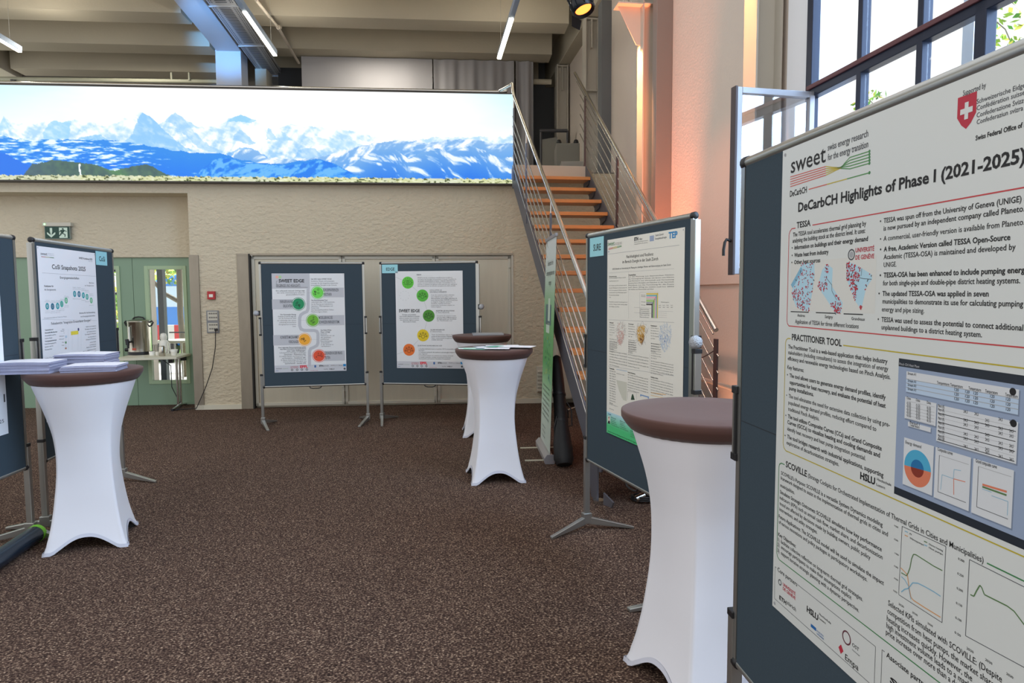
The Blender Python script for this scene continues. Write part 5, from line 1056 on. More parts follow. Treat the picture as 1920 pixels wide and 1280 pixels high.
# ---- EDGE posters
footm=pgrey
def footer(s,x0,y0,x1,y1,sl=0):
    """logo strip; crop pixels of its corners"""
    a=s.uv(x0,y0); b=s.uv(x1,y1); W_=b[0]-a[0]; H_=b[1]-a[1]; s.quad_uv(a[0],a[1],b[0],b[1],mat('footer_grey',(198,200,206),.5),.0002)
    def q(t,x,y,xr,cap,m,bo=0): s.putuv(t,a[0]+W_*x,a[1]+H_*y,a[0]+W_*xr,H_*cap,m,bo)
    q('sweet',.02,.52,.10,.2,ink2); q('swiss energy research',.11,.5,.19,.1,cr_[2]); q('EDGE',.02,.8,.05,.1,blu,.02)
    q('UNIVERSITÉ',.22,.28,.33,.13,inkred,.01); q('DE GENÈVE',.22,.46,.33,.13,inkred,.01); q('EPFL',.35,.42,.46,.34,mat('epfl_red',(216,44,60),.5),.05); q('ETH',.62,.30,.67,.2,ink,.05); q('zürich',.67,.30,.75,.2,ink2); q('ZHAW',.78,.26,.83,.13,ink); q('Hochschule Luzern',.83,.26,.90,.1,ink2); q('HSLU',.76,.78,.83,.16,ink,.03); q('SUPSI',.68,.78,.74,.14,ink2); q('renewable energy',.49,.9,.60,.12,linered); q('Partner',.90,.30,.95,.16,ink)
    for x in (.24,.31,.375,.445): s.disc(a[0]+W_*x,a[1]+H_*.68,H_*.15,ink,.0004,isuv=True); s.disc(a[0]+W_*x,a[1]+H_*.68,H_*.08,pgrey,.0005,isuv=True)
    s.quad_uv(a[0]+W_*.955,a[1]+H_*.02,a[0]+W_*.995,a[1]+H_*.36,tepb,.0004); s.disc(a[0]+W_*.975,a[1]+H_*.7,H_*.15,ink2,.0004,isuv=True); s.quad_uv(a[0]+W_*.55,a[1]+H_*.08,a[0]+W_*.575,a[1]+H_*.42,mat('crest_blue2',(60,100,160),.6),.0004)
cE=(500,500,5.82)
s=Sheet(*E1,1.97,.0135,None,(0,0,1)); u0,v0=s.raw(509,512.5)
mb,s=newsheet(*E1,1.97,.0135,u0,v0,.841,1.189,cE,pwhite); ue=u0+.841
def U(x,y): return s.uv(x,y)
a=U(50,75); b=U(472,238); s.quad_uv(u0,v0,b[0],b[1],pband,.0001)
s.disc(112,112,.017,mat('dot_salmon',(232,170,150),.6)); s.disc(146,112,.017,mat('dot_pale_green',(170,206,150),.6)); s.line([(120,155),(106,158),(104,222),(450,224)],.0025,ink)
s.text('SWEET EDGE',132,170,410,34,ink,.03); s.text('ERGEBNISSE UND HIGHLIGHTS',110,220,366,30,ink,.0)
# road
road=[(452,238),(452,455),(440,488),(400,505),(372,525),(360,560),(360,640),(375,680),(410,694),(520,694),(548,704),(560,730),(560,830),(548,860),(510,880),(480,892),(468,920),(468,1085)]
s.line(road,.036,pband,.00035); 
for p in road[1:-1]: s.disc(p[0],p[1],.018,pband,.00036)
lt=mat('label_grey_ink',(70,72,78),.6)
rows=[((500,558,850,660) and (600,228,845,332),(556,281),(110,214,80),('BÜRGERPRÄFERENZEN','VERSTEHEN'),618,785,708),((57,355,345,462),(347,405),(20,140,90),('ENERGIEPLANUNG','ERLEICHTERN'),145,285,182),((560,530,848,636),(504,584),(110,180,50),('MODELLIERUNG DES','SCHWEIZER ENERGIESYSTEMS'),570,720,795),((70,745,360,853),(414,793),(240,170,50),('KONKRETE MASSNAHMEN','VORSCHLAGEN'),150,350,240),((620,918,855,1022),(571,971),(224,82,50),('LÖSUNGEN IN DER PRAXIS','TESTEN'),632,825,692)]
for k,(bx,c_,col,tx,x0,x1,x2) in enumerate(rows):
    s.rect(*bx,pband,.0001+0*k); m=mat('edge_dot_%d'%k,col,.55); p=U(*c_); s.disc(p[0],p[1],.082,pwhite,.0005,isuv=True); s.disc(p[0],p[1],.080,m,.0006,ring=.006,isuv=True); s.disc(p[0],p[1],.068,m,.0006,isuv=True)
    rr=np.random.RandomState(k)
    for i in range(7): ang=rr.uniform(0,6.3); q=rr.uniform(.01,.04); s.disc(p[0]+q*math.cos(ang),p[1]+q*math.sin(ang),rr.uniform(.006,.012),ink,.0008,ring=.0035,isuv=True)
    y1_,y2_=bx[1]+40,bx[1]+88
    if k in(0,2,4): s.text(tx[0],x0,y1_,x1,30,lt,.01); s.text(tx[1],x0,y2_,x2,30,lt,.01)
    else: s.text(tx[0],x0,y1_,x1,30,lt,.01); s.text(tx[1],x2,y2_,x1,30,lt,.01)
def ptext(rows,cap,m=ink2):
    for t_,x,y,xr,*bo in rows: s.text(t_,x,y,xr,cap,m,bo[0] if bo else 0)
ptext([('Seit 2021 liefert SWEET EDGE',484,140,708,.015),('fundiertes Wissen und praxisnahe',484,163,738),('Lösungen für die Integration dezentraler',484,185,780),('erneuerbarer Energien in der Schweiz.',484,207,766),('Eine umfassende nationale Umfrage zeigt',102,268,415,.01),('eine starke Unterstützung für lokale und',112,290,415),('gemeinschaftliche Projekte.',212,310,415),('Das Renovierbarkeit-Tool',488,372,662,.02),('unterstützt über 1700 Gemeinden',488,392,742),('bei der Planung von Solardächern,',488,414,722),('Speichern, Wärmepumpen und',488,435,722),('Kompromisse.',488,455,575),('Eine benutzerfreundliche Online-',488,477,735),('Plattform liegt in Arbeit.',488,498,662),('Der Renewable Energy',150,528,322,.02),('Outlook (I und II) zeigt auf,',124,550,322,.01),('wie die Schweiz bis 2050',130,571,322),('ein vollständig oder nahezu',116,593,322),('vollständig erneuerbares',137,614,322),('Energiesystem erreichen',134,636,322),('kann.',285,655,322),('Das Policy-White-',590,698,708,.02),('Paper schlägt',590,718,692,.015),('konkrete',590,738,658),('Maßnahmen vor, um',590,758,740),('die gezielten',590,778,700),('politischen',590,798,680),('Rahmenbedingungen',590,818,718),('für Erneuerbare',594,836,686),('in der Schweiz zu',594,855,728),('verbessern.',594,873,700),('Drei regionale Demonstrationsprojekte',128,888,430,.02),('erproben innovative Energiesysteme',146,905,430,.02),('unter realen Bedingungen:',220,924,425,.02),('1) Erneuerbare Energien in ländlichen',140,945,428),('Gemeinden – Wittenbach (SG)',190,964,425,.01),('2) Lokales System mit Eisspeicher, PV',138,984,430),('und Fernwärme – Zweisimmen (BE)',168,1004,425,.01),('3) Alpine Solaranlage mit Fokus auf',155,1025,430),('Schneeräumung, Windlast und',180,1044,432),('Speicherbetrieb – Samedan (GR)',200,1062,430,.01)],13)
s.line([(405,405),(455,405)],.0015,ink3); s.line([(362,584),(448,584)],.0015,ink3); s.line([(470,793),(560,793)],.0015,ink3); s.line([(462,972),(514,972)],.0015,linered); s.line([(440,282),(500,282)],.0015,ink3)
bt=U(80,1090); s.crop=(500,500,5.82)
footer(s,79,1086,857,1150) if 0 else None
vb=v0+1.189
mbf=s; 
class _: pass
def footer_uv(s,u0,w,vb,h=.085):
    s2=s; old=s2.uv; s2.uv=lambda x,y:(x,y)
    footer(s2,u0,vb-h,u0+w,vb); s2.uv=old
footer_uv(s,u0,.841,vb)
s.crop=(0,0,1); pins(s,u0,v0,.841,1.189)
finish(mb,'poster','SWEET EDGE poster with a winding grey road and five coloured circles','poster')
cE2=(700,480,5.333)
s=Sheet(*E2,1.97,.0135,None,(0,0,1)); u0,v0=s.raw(741,508.5)
mb,s=newsheet(*E2,1.97,.0135,u0,v0,.841,1.189,cE2,pwhite)
pc=[(345,265),(491,394),(554,596),(497,792),(357,936)]; cols=[(92,196,60),(84,180,60),(70,140,40),(222,194,30),(226,112,40)]
s.line([(225,210),pc[0],pc[1],pc[2],pc[3],pc[4],(238,980)],.0022,ink3,.0003)
for k,(p,c_) in enumerate(zip(pc,cols)):
    m=mat('chain_dot_%d'%k,c_,.55); q=U(*p); s.disc(q[0],q[1],.074,m,.0005,isuv=True); rr=np.random.RandomState(k+9)
    if k==0:
        s.disc(q[0],q[1],.012,ink,.0008,ring=.004,isuv=True); s.disc(q[0],q[1],.022,ink,.0008,ring=.0035,isuv=True)
        s.line([(q[0]-.05,q[1]),(q[0]-.03,q[1]-.022),(q[0],q[1]-.03),(q[0]+.03,q[1]-.022),(q[0]+.05,q[1]),(q[0]+.03,q[1]+.022),(q[0],q[1]+.03),(q[0]-.03,q[1]+.022),(q[0]-.05,q[1])],.004,ink,.0009,isuv=True)
        for i in range(12):
            a_=i*math.pi/6; s.line([(q[0]+.05*math.cos(a_),q[1]+.045*math.sin(a_)),(q[0]+.06*math.cos(a_),q[1]+.057*math.sin(a_))],.004,ink,.0009,isuv=True)
    else:
        s.disc(q[0],q[1]+.016,.022,ink,.0008,ring=.004,isuv=True)
        for i in range(5): a_=math.pi+i*math.pi/4; x_,y_=q[0]+.045*math.cos(a_),q[1]+.010+.04*math.sin(a_); s.disc(x_,y_,.011,ink,.0008,ring=.004,isuv=True); s.line([(q[0]+.022*math.cos(a_),q[1]+.016+.022*math.sin(a_)),(x_,y_)],.003,ink,.0008,isuv=True)
s.text('SWEET EDGE',256,560,465,28,ink,.03)
ptext([('Energies renouvelables',290,590,428,.01),('pour un avenir décarboné et équitable',262,607,462,.01),('grâce au soutien de la recherche',262,625,456,.01),('aux communes, régions et cantons',268,643,455,.01),('dans toute la Suisse',296,661,425,.01),('VISION',431,192,478,.03),('EDGE fournit des connaissances scientifiques pour accélérer la',444,222,790),('croissance des énergies renouvelables et assurer l’équilibre du',444,238,828),('de manière décentralisée en Suisse. L’objectif, déterminer les',444,255,818,.01),('coupler les parts ambitieuses d’énergies renouvelables tout en',444,272,820),('assurant, le système énergétique suisse peut être sûr, optimal et',444,289,836),('bien positionné sur les marchés européens d’ici 2035 et 2050.',444,305,822),('DÉVELOPPER DE',564,346,685),('NOUVEAUX SCÉNARIOS',564,364,732,.02),('Créer des scénarios suisses cohérents',577,394,808),('avec l’objectif net zéro grâce à une',577,411,790),('interconnexion de modèles nationaux du',577,428,836,.015),('secteur électrique (Euler, EXPANSE, Grimsel) façon',577,445,842,.008),('à, intégrer, intégrant systèmes',577,462,785),('chauffants, mobilité électrique,',577,478,772),('comprendre les facteurs majeurs et',577,496,812),('météorologiques.',577,512,680),('ADAPTER LES SOLUTIONS',625,552,810,.02),('À TROIS RÉGIONS',625,569,758),('Concevoir des solutions locales',636,602,826),('pour les villes, le Moyen-pays et',636,618,832,.008),('les Alpes; guider par une simula-',636,634,832,.008),('tion “Recommender tool”.',636,650,795),('ALLIER RECHERCHE',571,742,712,.02),('ET INNOVATION',571,760,682),('Tester des innovations dans la région',583,790,810),('projets de démonstration: Wittenbach,',583,808,800,.008),('Zwei-, communautés énergétiques,',583,825,792),('mobilité électrique.',583,841,696),('QUESTIONS DE RECHERCHE CLÉS',443,900,686,.01),('1. Quelles implications pour un système 100 % renouvelable en',455,932,820),('    Europe?',455,948,510),('2. Comment concevoir des systèmes multi-énergies intégrant',455,965,815,.008),('    aux régions?',455,982,540),('3. Comment intégrer les solutions aux réseaux existants?',455,999,800),('4. Quelles politiques, modèles économiques et formes',455,1016,775),('    d’acceptation permettent d’accélérer la transition?',455,1031,770)],11)
for a,b,y in ((431,595,198),(564,732,372),(625,792,578),(571,700,768),(443,610,912)): s.line([(a,y),(b,y)],.001,ink3)
for i in range(10): a_=i*.63; s.disc(312+46*math.cos(a_),395+46*math.sin(a_),.003,ink3)
footer_uv(s,u0,.841,v0+1.189)
s.crop=(0,0,1); pins(s,u0,v0,.841,1.189)
finish(mb,'poster','French SWEET EDGE poster with a chain of green, yellow and orange circles','poster')
# ---------------------------------------------------------------- gallery contents
cur=mat('grey_curtain',(150,148,150),.9,noise=(2,.04)); CU=Frame((0,12.3),(1,.083))
def curtain(u0,u1,label,amp,n,ztop=5.74):
    mb=MB(); vs=[];fs=[]; N_=int((u1-u0)*40)
    for i in range(N_+1):
        u=u0+(u1-u0)*i/N_; 
        for j,z in enumerate((3.32,4.5,ztop)):
            d=amp*math.sin(u*n)+amp*.5*math.sin(u*n*2.3+1); p=CU.pt(u,d*(1 if j<2 else .7),z); vs.append(p)
    for i in range(N_):
        for j in range(2): a=i*3+j; fs.append((a,a+3,a+4,a+1))
    mb.add(vs,fs,cur,True); o=solo(mb,'curtain',label,'curtain','grey curtains on the gallery'); return o
uc=[CU.u(x,150) for x in (566,812,936,966,1000)]
curtain(uc[0],uc[1]-.01,'flat grey curtain at the left of the gallery opening',.008,6)
curtain(uc[1]+.01,uc[3]-.02,'wide grey curtain in the middle of the gallery, gathering at its right',.02,16)
curtain(uc[3]+.01,uc[4],'narrow pleated grey curtain behind the stair head',.03,26)
# dark equipment corner left of the curtain
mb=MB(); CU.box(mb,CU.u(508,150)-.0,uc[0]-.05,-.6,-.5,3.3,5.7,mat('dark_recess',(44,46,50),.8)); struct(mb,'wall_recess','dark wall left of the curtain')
def cab(name,label,x0,x1,y0,Y,dep,zt,m,cat):
    a=aty(x0,y0,Y); b=aty(x1,y0,Y); mb=MB(); mb.box(a.x,b.x,Y,Y+dep,3.3,zt,m); return a,b,mb
gc=mat('flightcase_grey',(132,130,122),.6)
a,b,mb=cab('','',1043,1087,290,11.0,.5,aty(1060,268,11).z,gc,'')
t=thing('equipment_case',((a.x+b.x)/2,11.2,3.3),'pale grey equipment case on the gallery with black knobs on top','case'); mb.build('body',t,bevel=.01)
zt=aty(1060,268,11).z
for x in (a.x+.05,b.x-.05): k=MB(); k.lathe([(.03,0),(.045,.03),(.03,.07),(.001,.08)],black,(x,11.1,zt),16); k.build('knob',t)
a,b,mb=cab('','',1052,1094,305,10.2,.4,aty(1060,302,10.2).z,mat('low_box_grey',(150,146,138),.6),''); solo(mb,'low_box','flat grey box in front of the equipment case on the gallery','box',bevel=.005)
a=aty(1012,245,12); b=aty(1064,245,12); mb=MB(); mb.tube([a,b],.03,mat('dark_pipe',(70,70,74),.5),10); mb.tube([V((b.x,12,3.3)),V((b.x,12,a.z))],.02,MATS['dark_pipe'],8); mb.tube([V((a.x+.02,12,3.3)),V((a.x+.02,12,a.z))],.02,MATS['dark_pipe'],8); solo(mb,'guard_rail','dark guard rail across the back of the gallery','rail')
mb=MB(); a=aty(1014,262,12.2); b=aty(1045,300,12.2); mb.prism([V((a.x,12.2,a.z)),V((b.x,12.2,a.z+.05)),V((b.x,12.2,b.z-.5)),V((a.x,12.2,3.6))],(0,.05,0),gc); mb.prism([V((a.x,12.2,3.3)),V((b.x,12.2,3.3)),V((b.x,12.2,3.6)),V((a.x,12.2,3.6))],(0,.05,0),gc); solo(mb,'leaning_panel','grey panel leaning behind the gallery rail','panel')
a=aty(1072,152,11.6); mb=MB(); mb.tube([aty(1000,153,12.5),aty(1034,154,12.5)],.05,concrete,12); solo(mb,'ventilation_pipe','short pale ventilation pipe under the gallery ceiling','pipe')
# ---- ceiling services
t=thing('cable_tray',(-3.9,9.4,5.6),'perforated pale cable tray under the ceiling beside the portal beam','cable tray')
tm=mat('tray_metal',(186,190,196),.4,.4); sl=mat('tray_slot',(78,84,96),.7); mb=MB(); f=lambda w,y,z=5.6: V((-4.16+w-.136*(y-9.41),y,z))
y0,y1=5.2,13.2; mb.prism([f(0,y0),f(.4,y0),f(.4,y1),f(0,y1)],(0,0,.008),tm)
for w in (0,.39): mb.prism([f(w,y0),f(w+.01,y0),f(w+.01,y1),f(w,y1)],(0,0,.07),tm)
mb.build('tray_bottom',t)
mb=MB(); y=6.6
while y<13.1:
    if int((y-6.6)/1.5)!=int((y-6.6+.1)/1.5): y+=.12; continue
    for w in (.035,.065): mb.add([f(w,y,5.597),f(w,y+.03,5.597),f(w+.014,y+.03,5.597),f(w+.014,y,5.597)],[(0,1,2,3)],sl)
    for w in (.32,.35): mb.add([f(w,y,5.597),f(w,y+.03,5.597),f(w+.014,y+.03,5.597),f(w+.014,y,5.597)],[(0,1,2,3)],sl)
    mb.add([f(.12,y,5.597),f(.12,y+.022,5.597),f(.28,y+.022,5.597),f(.28,y,5.597)],[(0,1,2,3)],sl)
    y+=.055
mb.build('perforation',t)
for y in (9.6,11.1,12.6): mb=MB(); mb.prism([f(-.01,y,5.59),f(.41,y,5.59),f(.41,y+.03,5.59),f(-.01,y+.03,5.59)],(0,0,.02),tm); mb.build('crossbar',t)
for y in (8,11): mb=MB(); mb.tube([f(.2,y,5.6),f(.2,y,6.25)],.008,alu,6); mb.build('hanger',t)
lum=bpy.data.materials.new('lamp_diffuser'); lum.use_nodes=True; b_=lum.node_tree.nodes['Principled BSDF']; b_.inputs['Emission Color'].default_value=lin((255,250,226)); b_.inputs['Emission Strength'].default_value=7
lampbody=mat('lamp_aluminium',(150,168,190),.35,.4)
def linlamp(end,start,label):
    e=V(end); s=V(start); d=(e-s).normalized(); far=s-d*2.6; r=d.cross(V((0,0,1))).normalized()*.03
    t=thing('linear_lamp',((e+s)/2)[:],label,'ceiling lamp','linear lamps hanging in front of the gallery')
    mb=MB(); mb.ob(far-r,(e-far),r*2,V((0,0,.075)),lampbody); mb.build('housing',t,bevel=.004)
    mb=MB(); mb.ob(s-r*.86-V((0,0,.012)),(e-s)-d*.01,r*1.72,V((0,0,.011)),lum); mb.ob(s-r*1.02-V((0,0,.004)),(e-s),r*.05,V((0,0,.02)),lum); mb.build('diffuser',t)
    for q in (.15,.62): mb=MB(); p=e+(s-e)*q if q<.5 else s-d*.3; mb.tube([p+V((0,0,.07)),p+V((0,0,1.25))],.0035,alu,6); mb.build('suspension_wire',t)
linlamp((-3.364,9.817,5.0),(-3.205,8.33,5.0),'lit linear lamp hanging beside the cable tray')
linlamp((-.162,10.0,5.0),(.02,8.58,5.0),'lit linear lamp hanging right of centre')
linlamp((-6.861,9.61,5.0),(-6.67,8.1,5.0),'lit linear lamp cut off by the left edge of the photo')
pm=mat('sprinkler_pipe',(170,160,146),.5)
P_=[atz(480,0,5.6),atz(522,52,5.6),atz(560,118,5.6)]; mb=MB(); mb.tube(P_,.022,pm,10); c_=P_[1]; mb.tube([c_-V((0,.02,0)),c_+V((0,.06,.03))],.034,pm,10); solo(mb,'sprinkler_pipe','thin brown pipe running back under the ceiling near the lamp','pipe')
mb=MB(); a=aty(-30,147,12.0); b=aty(418,153,12.4); mb.tube([a,b],.035,mat('long_pale_pipe',(166,166,146),.5),12)
for x in (322,355): p=aty(x,151,12.3); mb.tube([p,p+V((0,0,.14))],.02,MATS['long_pale_pipe'],8)
mb.tube([aty(25,150,12.02),aty(25,178,12.02)],.045,MATS['dark_pipe'],10)
solo(mb,'heating_pipe','long pale pipe along the gallery left of the column','pipe')
# stage spotlight
sc_=aty(1088,2,5.6); t=thing('stage_spotlight',tuple(sc_),'black stage spotlight glowing orange at the top of the photo','spotlight')
ax=V((.30,-.25,-.92)).normalized(); Mx=ax.to_track_quat('Z','Y').to_matrix(); gl=mat('black_spot_body',(34,36,42),.3,.5)
mb=MB(); mb.lathe([(.001,-.16),(.05,-.15),(.075,-.1),(.082,0),(.088,.1),(.084,.1),(.07,.02),(.001,.02)],gl,sc_,24,Mx); mb.build('barrel',t)
mb=MB()
for k in range(8): a_=k*math.pi/4; mb.ob(sc_+Mx@V((.084*math.cos(a_),.084*math.sin(a_),-.12)),Mx@V((.016*math.cos(a_),.016*math.sin(a_),0)),Mx@V((-.005*math.sin(a_),.005*math.cos(a_),0)),Mx@V((0,0,.2)),gl)
mb.build('cooling_fins',t)
mb=MB(); mb.lathe([(.068,.075),(.05,.082),(.001,.084)],mat('orange_lens',(255,120,50),.4,emit=3.2),sc_,20,Mx); mb.build('lens',t)
mb=MB(); q=sc_+Mx@V((0,0,.1)); mb.add([sc_+Mx@V(v) for v in ((-.07,-.08,.10),(.07,-.08,.10),(.06,-.12,.17),(-.06,-.12,.17))],[(0,1,2,3),(3,2,1,0)],gl); mb.add([sc_+Mx@V(v) for v in ((-.07,.08,.10),(.07,.08,.10),(.06,.12,.17),(-.06,.12,.17))],[(0,1,2,3),(3,2,1,0)],gl); mb.build('barn_door',t)
mb=MB(); mb.tube([sc_+V((-.1,0,0)),sc_+V((-.11,0,.14)),sc_+V((0,0,.2)),sc_+V((.11,0,.14)),sc_+V((.1,0,0))],.01,gl,8); mb.tube([sc_+V((0,0,.2)),sc_+V((0,0,.9))],.012,gl,8); mb.build('yoke',t)
# ---------------------------------------------------------------- outside the doors
grass=mat('lawn',(96,130,60),.9,noise=(6,.3)); pave=mat('paving',(176,172,164),.8,noise=(4,.1))
mb=MB(); mb.box(-16,2,10.1,26,-.06,-.03,pave); struct(mb,'floor_terrace','pale terrace outside the green doors')
mb=MB(); mb.box(-24,2,16,40,-.031,-.02,grass); o=solo(mb,'lawn','green lawn beyond the terrace','grass'); o['kind']='stuff'
bark=mat('tree_bark',(120,112,92),.9,bump=(12,.8,.03)); lf=[mat('leaf_%s'%n,c,.6,noise=(3,.3)) for n,c in (('bright',(150,190,60)),('mid',(90,150,50)),('yellow',(216,206,80)))]
for mm in lf: mm.node_tree.nodes['Principled BSDF'].inputs['Subsurface Weight'].default_value=0
def leafy(center,rad,n,size,parent,seed,flat=1):
    rr=np.random.RandomState(seed); mb=MB()
    for i in range(n):
        v=rr.normal(size=3); v/=np.linalg.norm(v); v*=rr.uniform(.35,1)**.5; p=V((center[0]+v[0]*rad[0],center[1]+v[1]*rad[1],center[2]+v[2]*rad[2]))
        a=V(rr.normal(size=3)).normalized()*size*rr.uniform(.6,1.3); b=V(rr.normal(size=3)).cross(a).normalized()*size*rr.uniform(.3,.7); mb.add([p-a,p+b,p+a,p-b],[(0,1,2,3)],lf[rr.randint(3)])
    o=mb.build('foliage',parent); return o
def at_d(x,y,Y): return aty(x,y,Y)
tx=at_d(337,560,13.2)
t=thing('tree',(tx.x,13.2,-.03),'tree with a forked trunk seen through the right door pane','tree')
mb=MB(); mb.tube([(tx.x+.05,13.2,-.03),(tx.x,13.2,1.2),(tx.x+.02,13.2,2.4),(tx.x+.05,13.2,3.05)],.055,bark,12); mb.tube([(tx.x,13.2,1.45),(tx.x-.3,13.2,1.62),(tx.x-.7,13.2,2.1),(tx.x-.9,13.2,2.8)],.06,bark,10,rr=[.045,.04,.03,.02]); mb.build('trunk',t)
leafy((tx.x-.5,14.2,2.35),(1.4,.8,.6),700,.06,t,3)
t=thing('tree',(-10.5,18,-.03),'bright yellow-green tree seen through the left door pane','tree'); mb=MB(); mb.tube([(-10.5,18,-.03),(-10.4,18,3)],.13,bark,10); mb.build('trunk',t); leafy((-10.4,18,2.6),(2.4,1.3,2.4),2200,.12,t,4)
t=thing('hedge',(-9,21,-.03),'loose green hedge at the back of the lawn','hedge'); leafy((-9,22,1.2),(5,.6,1.3),1800,.14,t,5); t['kind']='stuff'
dp=mat('dark_teal_post',(40,56,66),.4,.3); mb=MB(); a=aty(304,600,10.9); mb.box(a.x-.03,a.x+.06,10.85,10.95,-.03,3.1,dp); solo(mb,'porch_post','dark teal porch post outside the right door pane','post')
mb=MB(); a=aty(288,600,10.6); mb.box(a.x-.14,a.x-.03,10.55,10.75,-.03,3.1,mat('pale_porch_wall',(232,222,216),.6)); solo(mb,'porch_pier','white porch pier outside the left of the right door pane','pillar')
mb=MB()
for z in (1.98,1.62,.98): a=aty(196,560,10.6); b=aty(226,560,10.6); mb.box(a.x-.3,b.x+.02,10.6,10.63,z-.018,z+.018,black)
a=aty(316,600,10.9); b=aty(345,600,10.9); mb.box(a.x,b.x+.05,10.9,10.93,.97,.99,dp)
solo(mb,'porch_railing','thin dark crossbars of the porch glazing','railing')
a=aty(320,560,16); t=thing('van',(a.x+.6,16.5,-.03),'blue van parked beyond the terrace','van'); bl=mat('van_blue',(50,130,220),.3)
mb=MB(); mb.prism([(a.x-.9,16.2,.35),(a.x-.9,16.2,1.3),(a.x-.6,16.2,1.9),(a.x+.1,16.2,2.1),(a.x+2.0,16.2,2.1),(a.x+2.0,16.2,.35)],(0,1.6,0),bl); mb.build('body',t,bevel=.05)
mb=MB(); mb.box(a.x-.5,a.x+.3,16.18,16.2,1.3,1.8,mat('van_window',(190,215,240),.1)); mb.build('window',t)
for x in (a.x-.3,a.x+1.5): mb=MB(); mb.tube([(x,16.1,.3),(x,16.3,.3)],.33,black,20); mb.build('wheel',t)
rw=[mat('barrier_red',(220,40,40),.5),mat('barrier_white',(240,240,240),.5)]; mb=MB(); a=aty(314,650,14.2)
for k in range(7): mb.box(a.x+.18*k-.2,a.x+.18*k-.02,14.2,14.24,.62,.95,rw[k%2])
mb.box(a.x-.15,a.x-.1,14.2,14.24,-.03,.95,rw[1]); mb.box(a.x+1.0,a.x+1.05,14.2,14.24,-.03,.95,rw[1]); solo(mb,'barrier','red and white striped barrier on the terrace','barrier')
a=atz(332,655,.8); 
for (xx,yy) in ((335,661),):
    c=aty(xx,yy,11.6); t=thing('terrace_table',(c.x,11.6,-.03),'round pale terrace table outside the right door pane','table'); mb=MB(); mb.lathe([(.33,.80),(.34,.82),(.33,.84),(.001,.84)],top,(c.x,11.6,-.03),28); mb.build('table_top',t); mb=MB(); 
    for s in (-.06,.06): mb.tube([(c.x+s,11.6,.0),(c.x+s,11.6,.78)],.014,chrome,8)
    mb.build('leg',t); mb=MB(); mb.tube([(c.x-.25,11.6,-.01),(c.x,11.6,.05),(c.x+.25,11.6,-.01)],.014,chrome,8); mb.build('foot',t)
# vines outside the tall window
for n,(x,y,D,lab) in enumerate(((1635,192,4.6,'green vine tip outside the window above the nearest pinboard'),(1885,55,4.4,'green vine outside the window at the top right corner'))):
    c=atw(x,y,D); t=thing('vine',tuple(c),lab,'vine'); leafy(tuple(c),(.16,.2,.12) if n==0 else (.12,.12,.35),90 if n==0 else 110,.03,t,7+n)
    mb=MB(); mb.tube([c+V((.1,0,-.2)),c,c+V((-.1,.02,.1))],.004,bark,6); mb.build('stem',t)
# ---------------------------------------------------------------- light
w=bpy.data.worlds.new('sky'); SC.world=w; w.use_nodes=True; nt=w.node_tree; bg=nt.nodes['Background']
tc=nt.nodes.new('ShaderNodeTexCoord'); sx=nt.nodes.new('ShaderNodeSeparateXYZ'); nt.links.new(tc.outputs['Generated'],sx.inputs[0])
cr=nt.nodes.new('ShaderNodeValToRGB'); mr=nt.nodes.new('ShaderNodeMapRange'); mr.inputs[1].default_value=-.2; mr.inputs[2].default_value=.6; nt.links.new(sx.outputs[2],mr.inputs[0]); nt.links.new(mr.outputs[0],cr.inputs[0])
cr.color_ramp.elements[0].color=(.98,.95,.91,1); cr.color_ramp.elements[1].color=(.93,.94,.95,1); nt.links.new(cr.outputs[0],bg.inputs[0]); bg.inputs[1].default_value=WORLD
def lamp(kind,name,loc,tgt,power,col,size=.1,sizey=None,spot=None,blend=.5):
    l=bpy.data.lights.new(name,kind); l.energy=power; l.color=col; o=bpy.data.objects.new(name,l); COL.objects.link(o); o.location=loc
    o.rotation_euler=(V(tgt)-V(loc)).to_track_quat('-Z','Y').to_euler()
    if kind=='AREA': l.size=size; 
    if kind=='AREA' and sizey: l.shape='RECTANGLE'; l.size_y=sizey
    if kind in('SPOT','POINT'): l.shadow_soft_size=size
    if spot: l.spot_size=math.radians(spot); l.spot_blend=blend
    return o
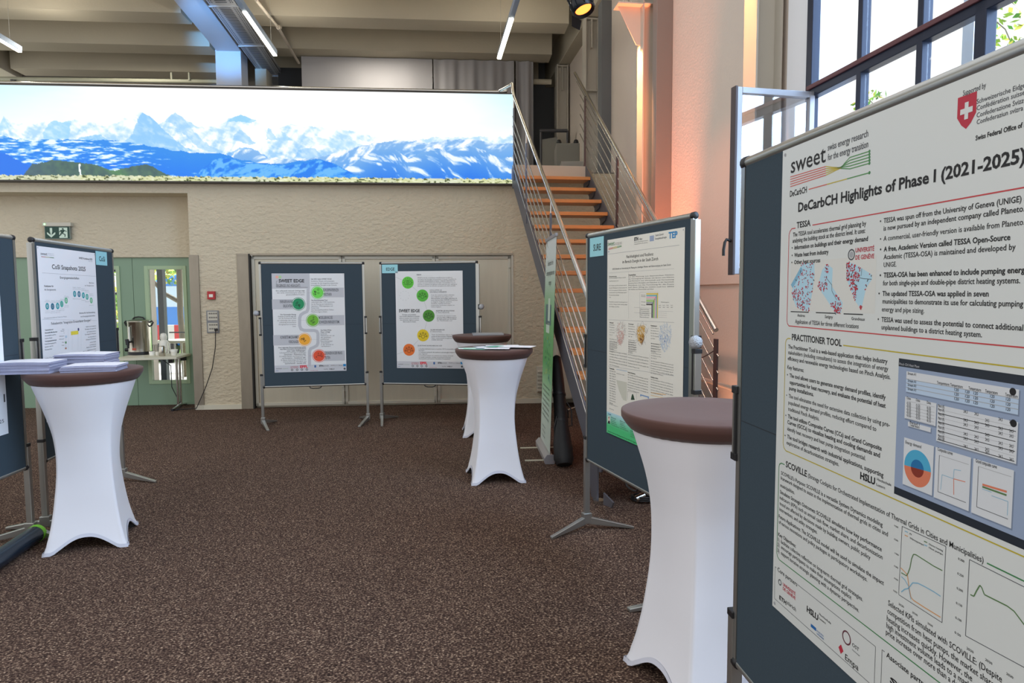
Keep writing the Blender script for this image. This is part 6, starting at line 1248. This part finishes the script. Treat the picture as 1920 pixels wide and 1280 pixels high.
# daylight that falls in through the tall side windows
lamp('AREA','window_daylight',(4.6,1.6,4.2),(0,2.2,1.0),DAY,(.50,.70,1.0),4.5,6.5)
OR=(1,.25,.11)
lamp('SPOT','stage_beam',tuple(sc_+ax*.14),(1.85,6.3,1.6),UP*.35,OR,.05,None,72,.9)
def streak(Y,z0,zt,zb,P):   # narrow lamp above, grazing down the column flange
    D=2.25; p=V((D-.136*Y,Y,z0)); a1=math.atan(.3/(z0-zt)); a2=math.atan(.3/(z0-zb)); am=(a1+a2)/2; q=V((D-.136*Y+math.tan(am),Y,z0-1)); lamp('SPOT','column_grazing_lamp',p,q,P,(1,.42,.14),.03,None,math.degrees(a1-a2),.5)
streak(7.86,4.8,4.4,1.8,STR*.22); streak(5.28,5.2,4.2,1.9,STR*.4)
p_u=V((2.56-.136*7.22,7.22,.1)); lamp('SPOT','orange_uplight',p_u,p_u+V((.0,.0,1)),UP*17,OR,.04,None,32,1)
p_u=V((2.5-.136*5.9,5.9,.1)); lamp('SPOT','orange_uplight',p_u,p_u+V((.12,.1,1)),UP*.14,(1,.45,.28),.04,None,90,.9)
lamp('AREA','outdoor_daylight_fill',(-7,19,9),(-6,13,0),OUT,(.95,.98,1.0),8,4)  # area lamp added to brighten the terrace darkened by the gallery slab
lamp('SPOT','blue_stage_light',(-3.95,7.3,4.9),(-4.66,11.0,5.7),BLUE,(.14,.45,1),.08,None,18,.8)
vs_=SC.view_settings; SC.display_settings.display_device='sRGB'; vs_.view_transform='Standard'; vs_.look='None'; vs_.exposure=EXPO; vs_.gamma=1; vs_.use_curve_mapping=False

for x in (-3.27,-.07,-6.75):
    l=lamp('AREA','ceiling_fill',(x+.25,8.0,5.12),(x+.25,8.0,9),CFILL,(1,.93,.80),.06,4.2); l.rotation_euler=(math.pi,0,math.atan(.12))  # fill lamps added above the hanging lamps to lighten the ceiling
for x in (-2.2,-6.4): lamp('AREA','gallery_fill',(x,11.2,5.6),(x,11.6,3.3),GAL,(1,.93,.8),.6,.6)  # unseen fill lamps added to lift the dim gallery
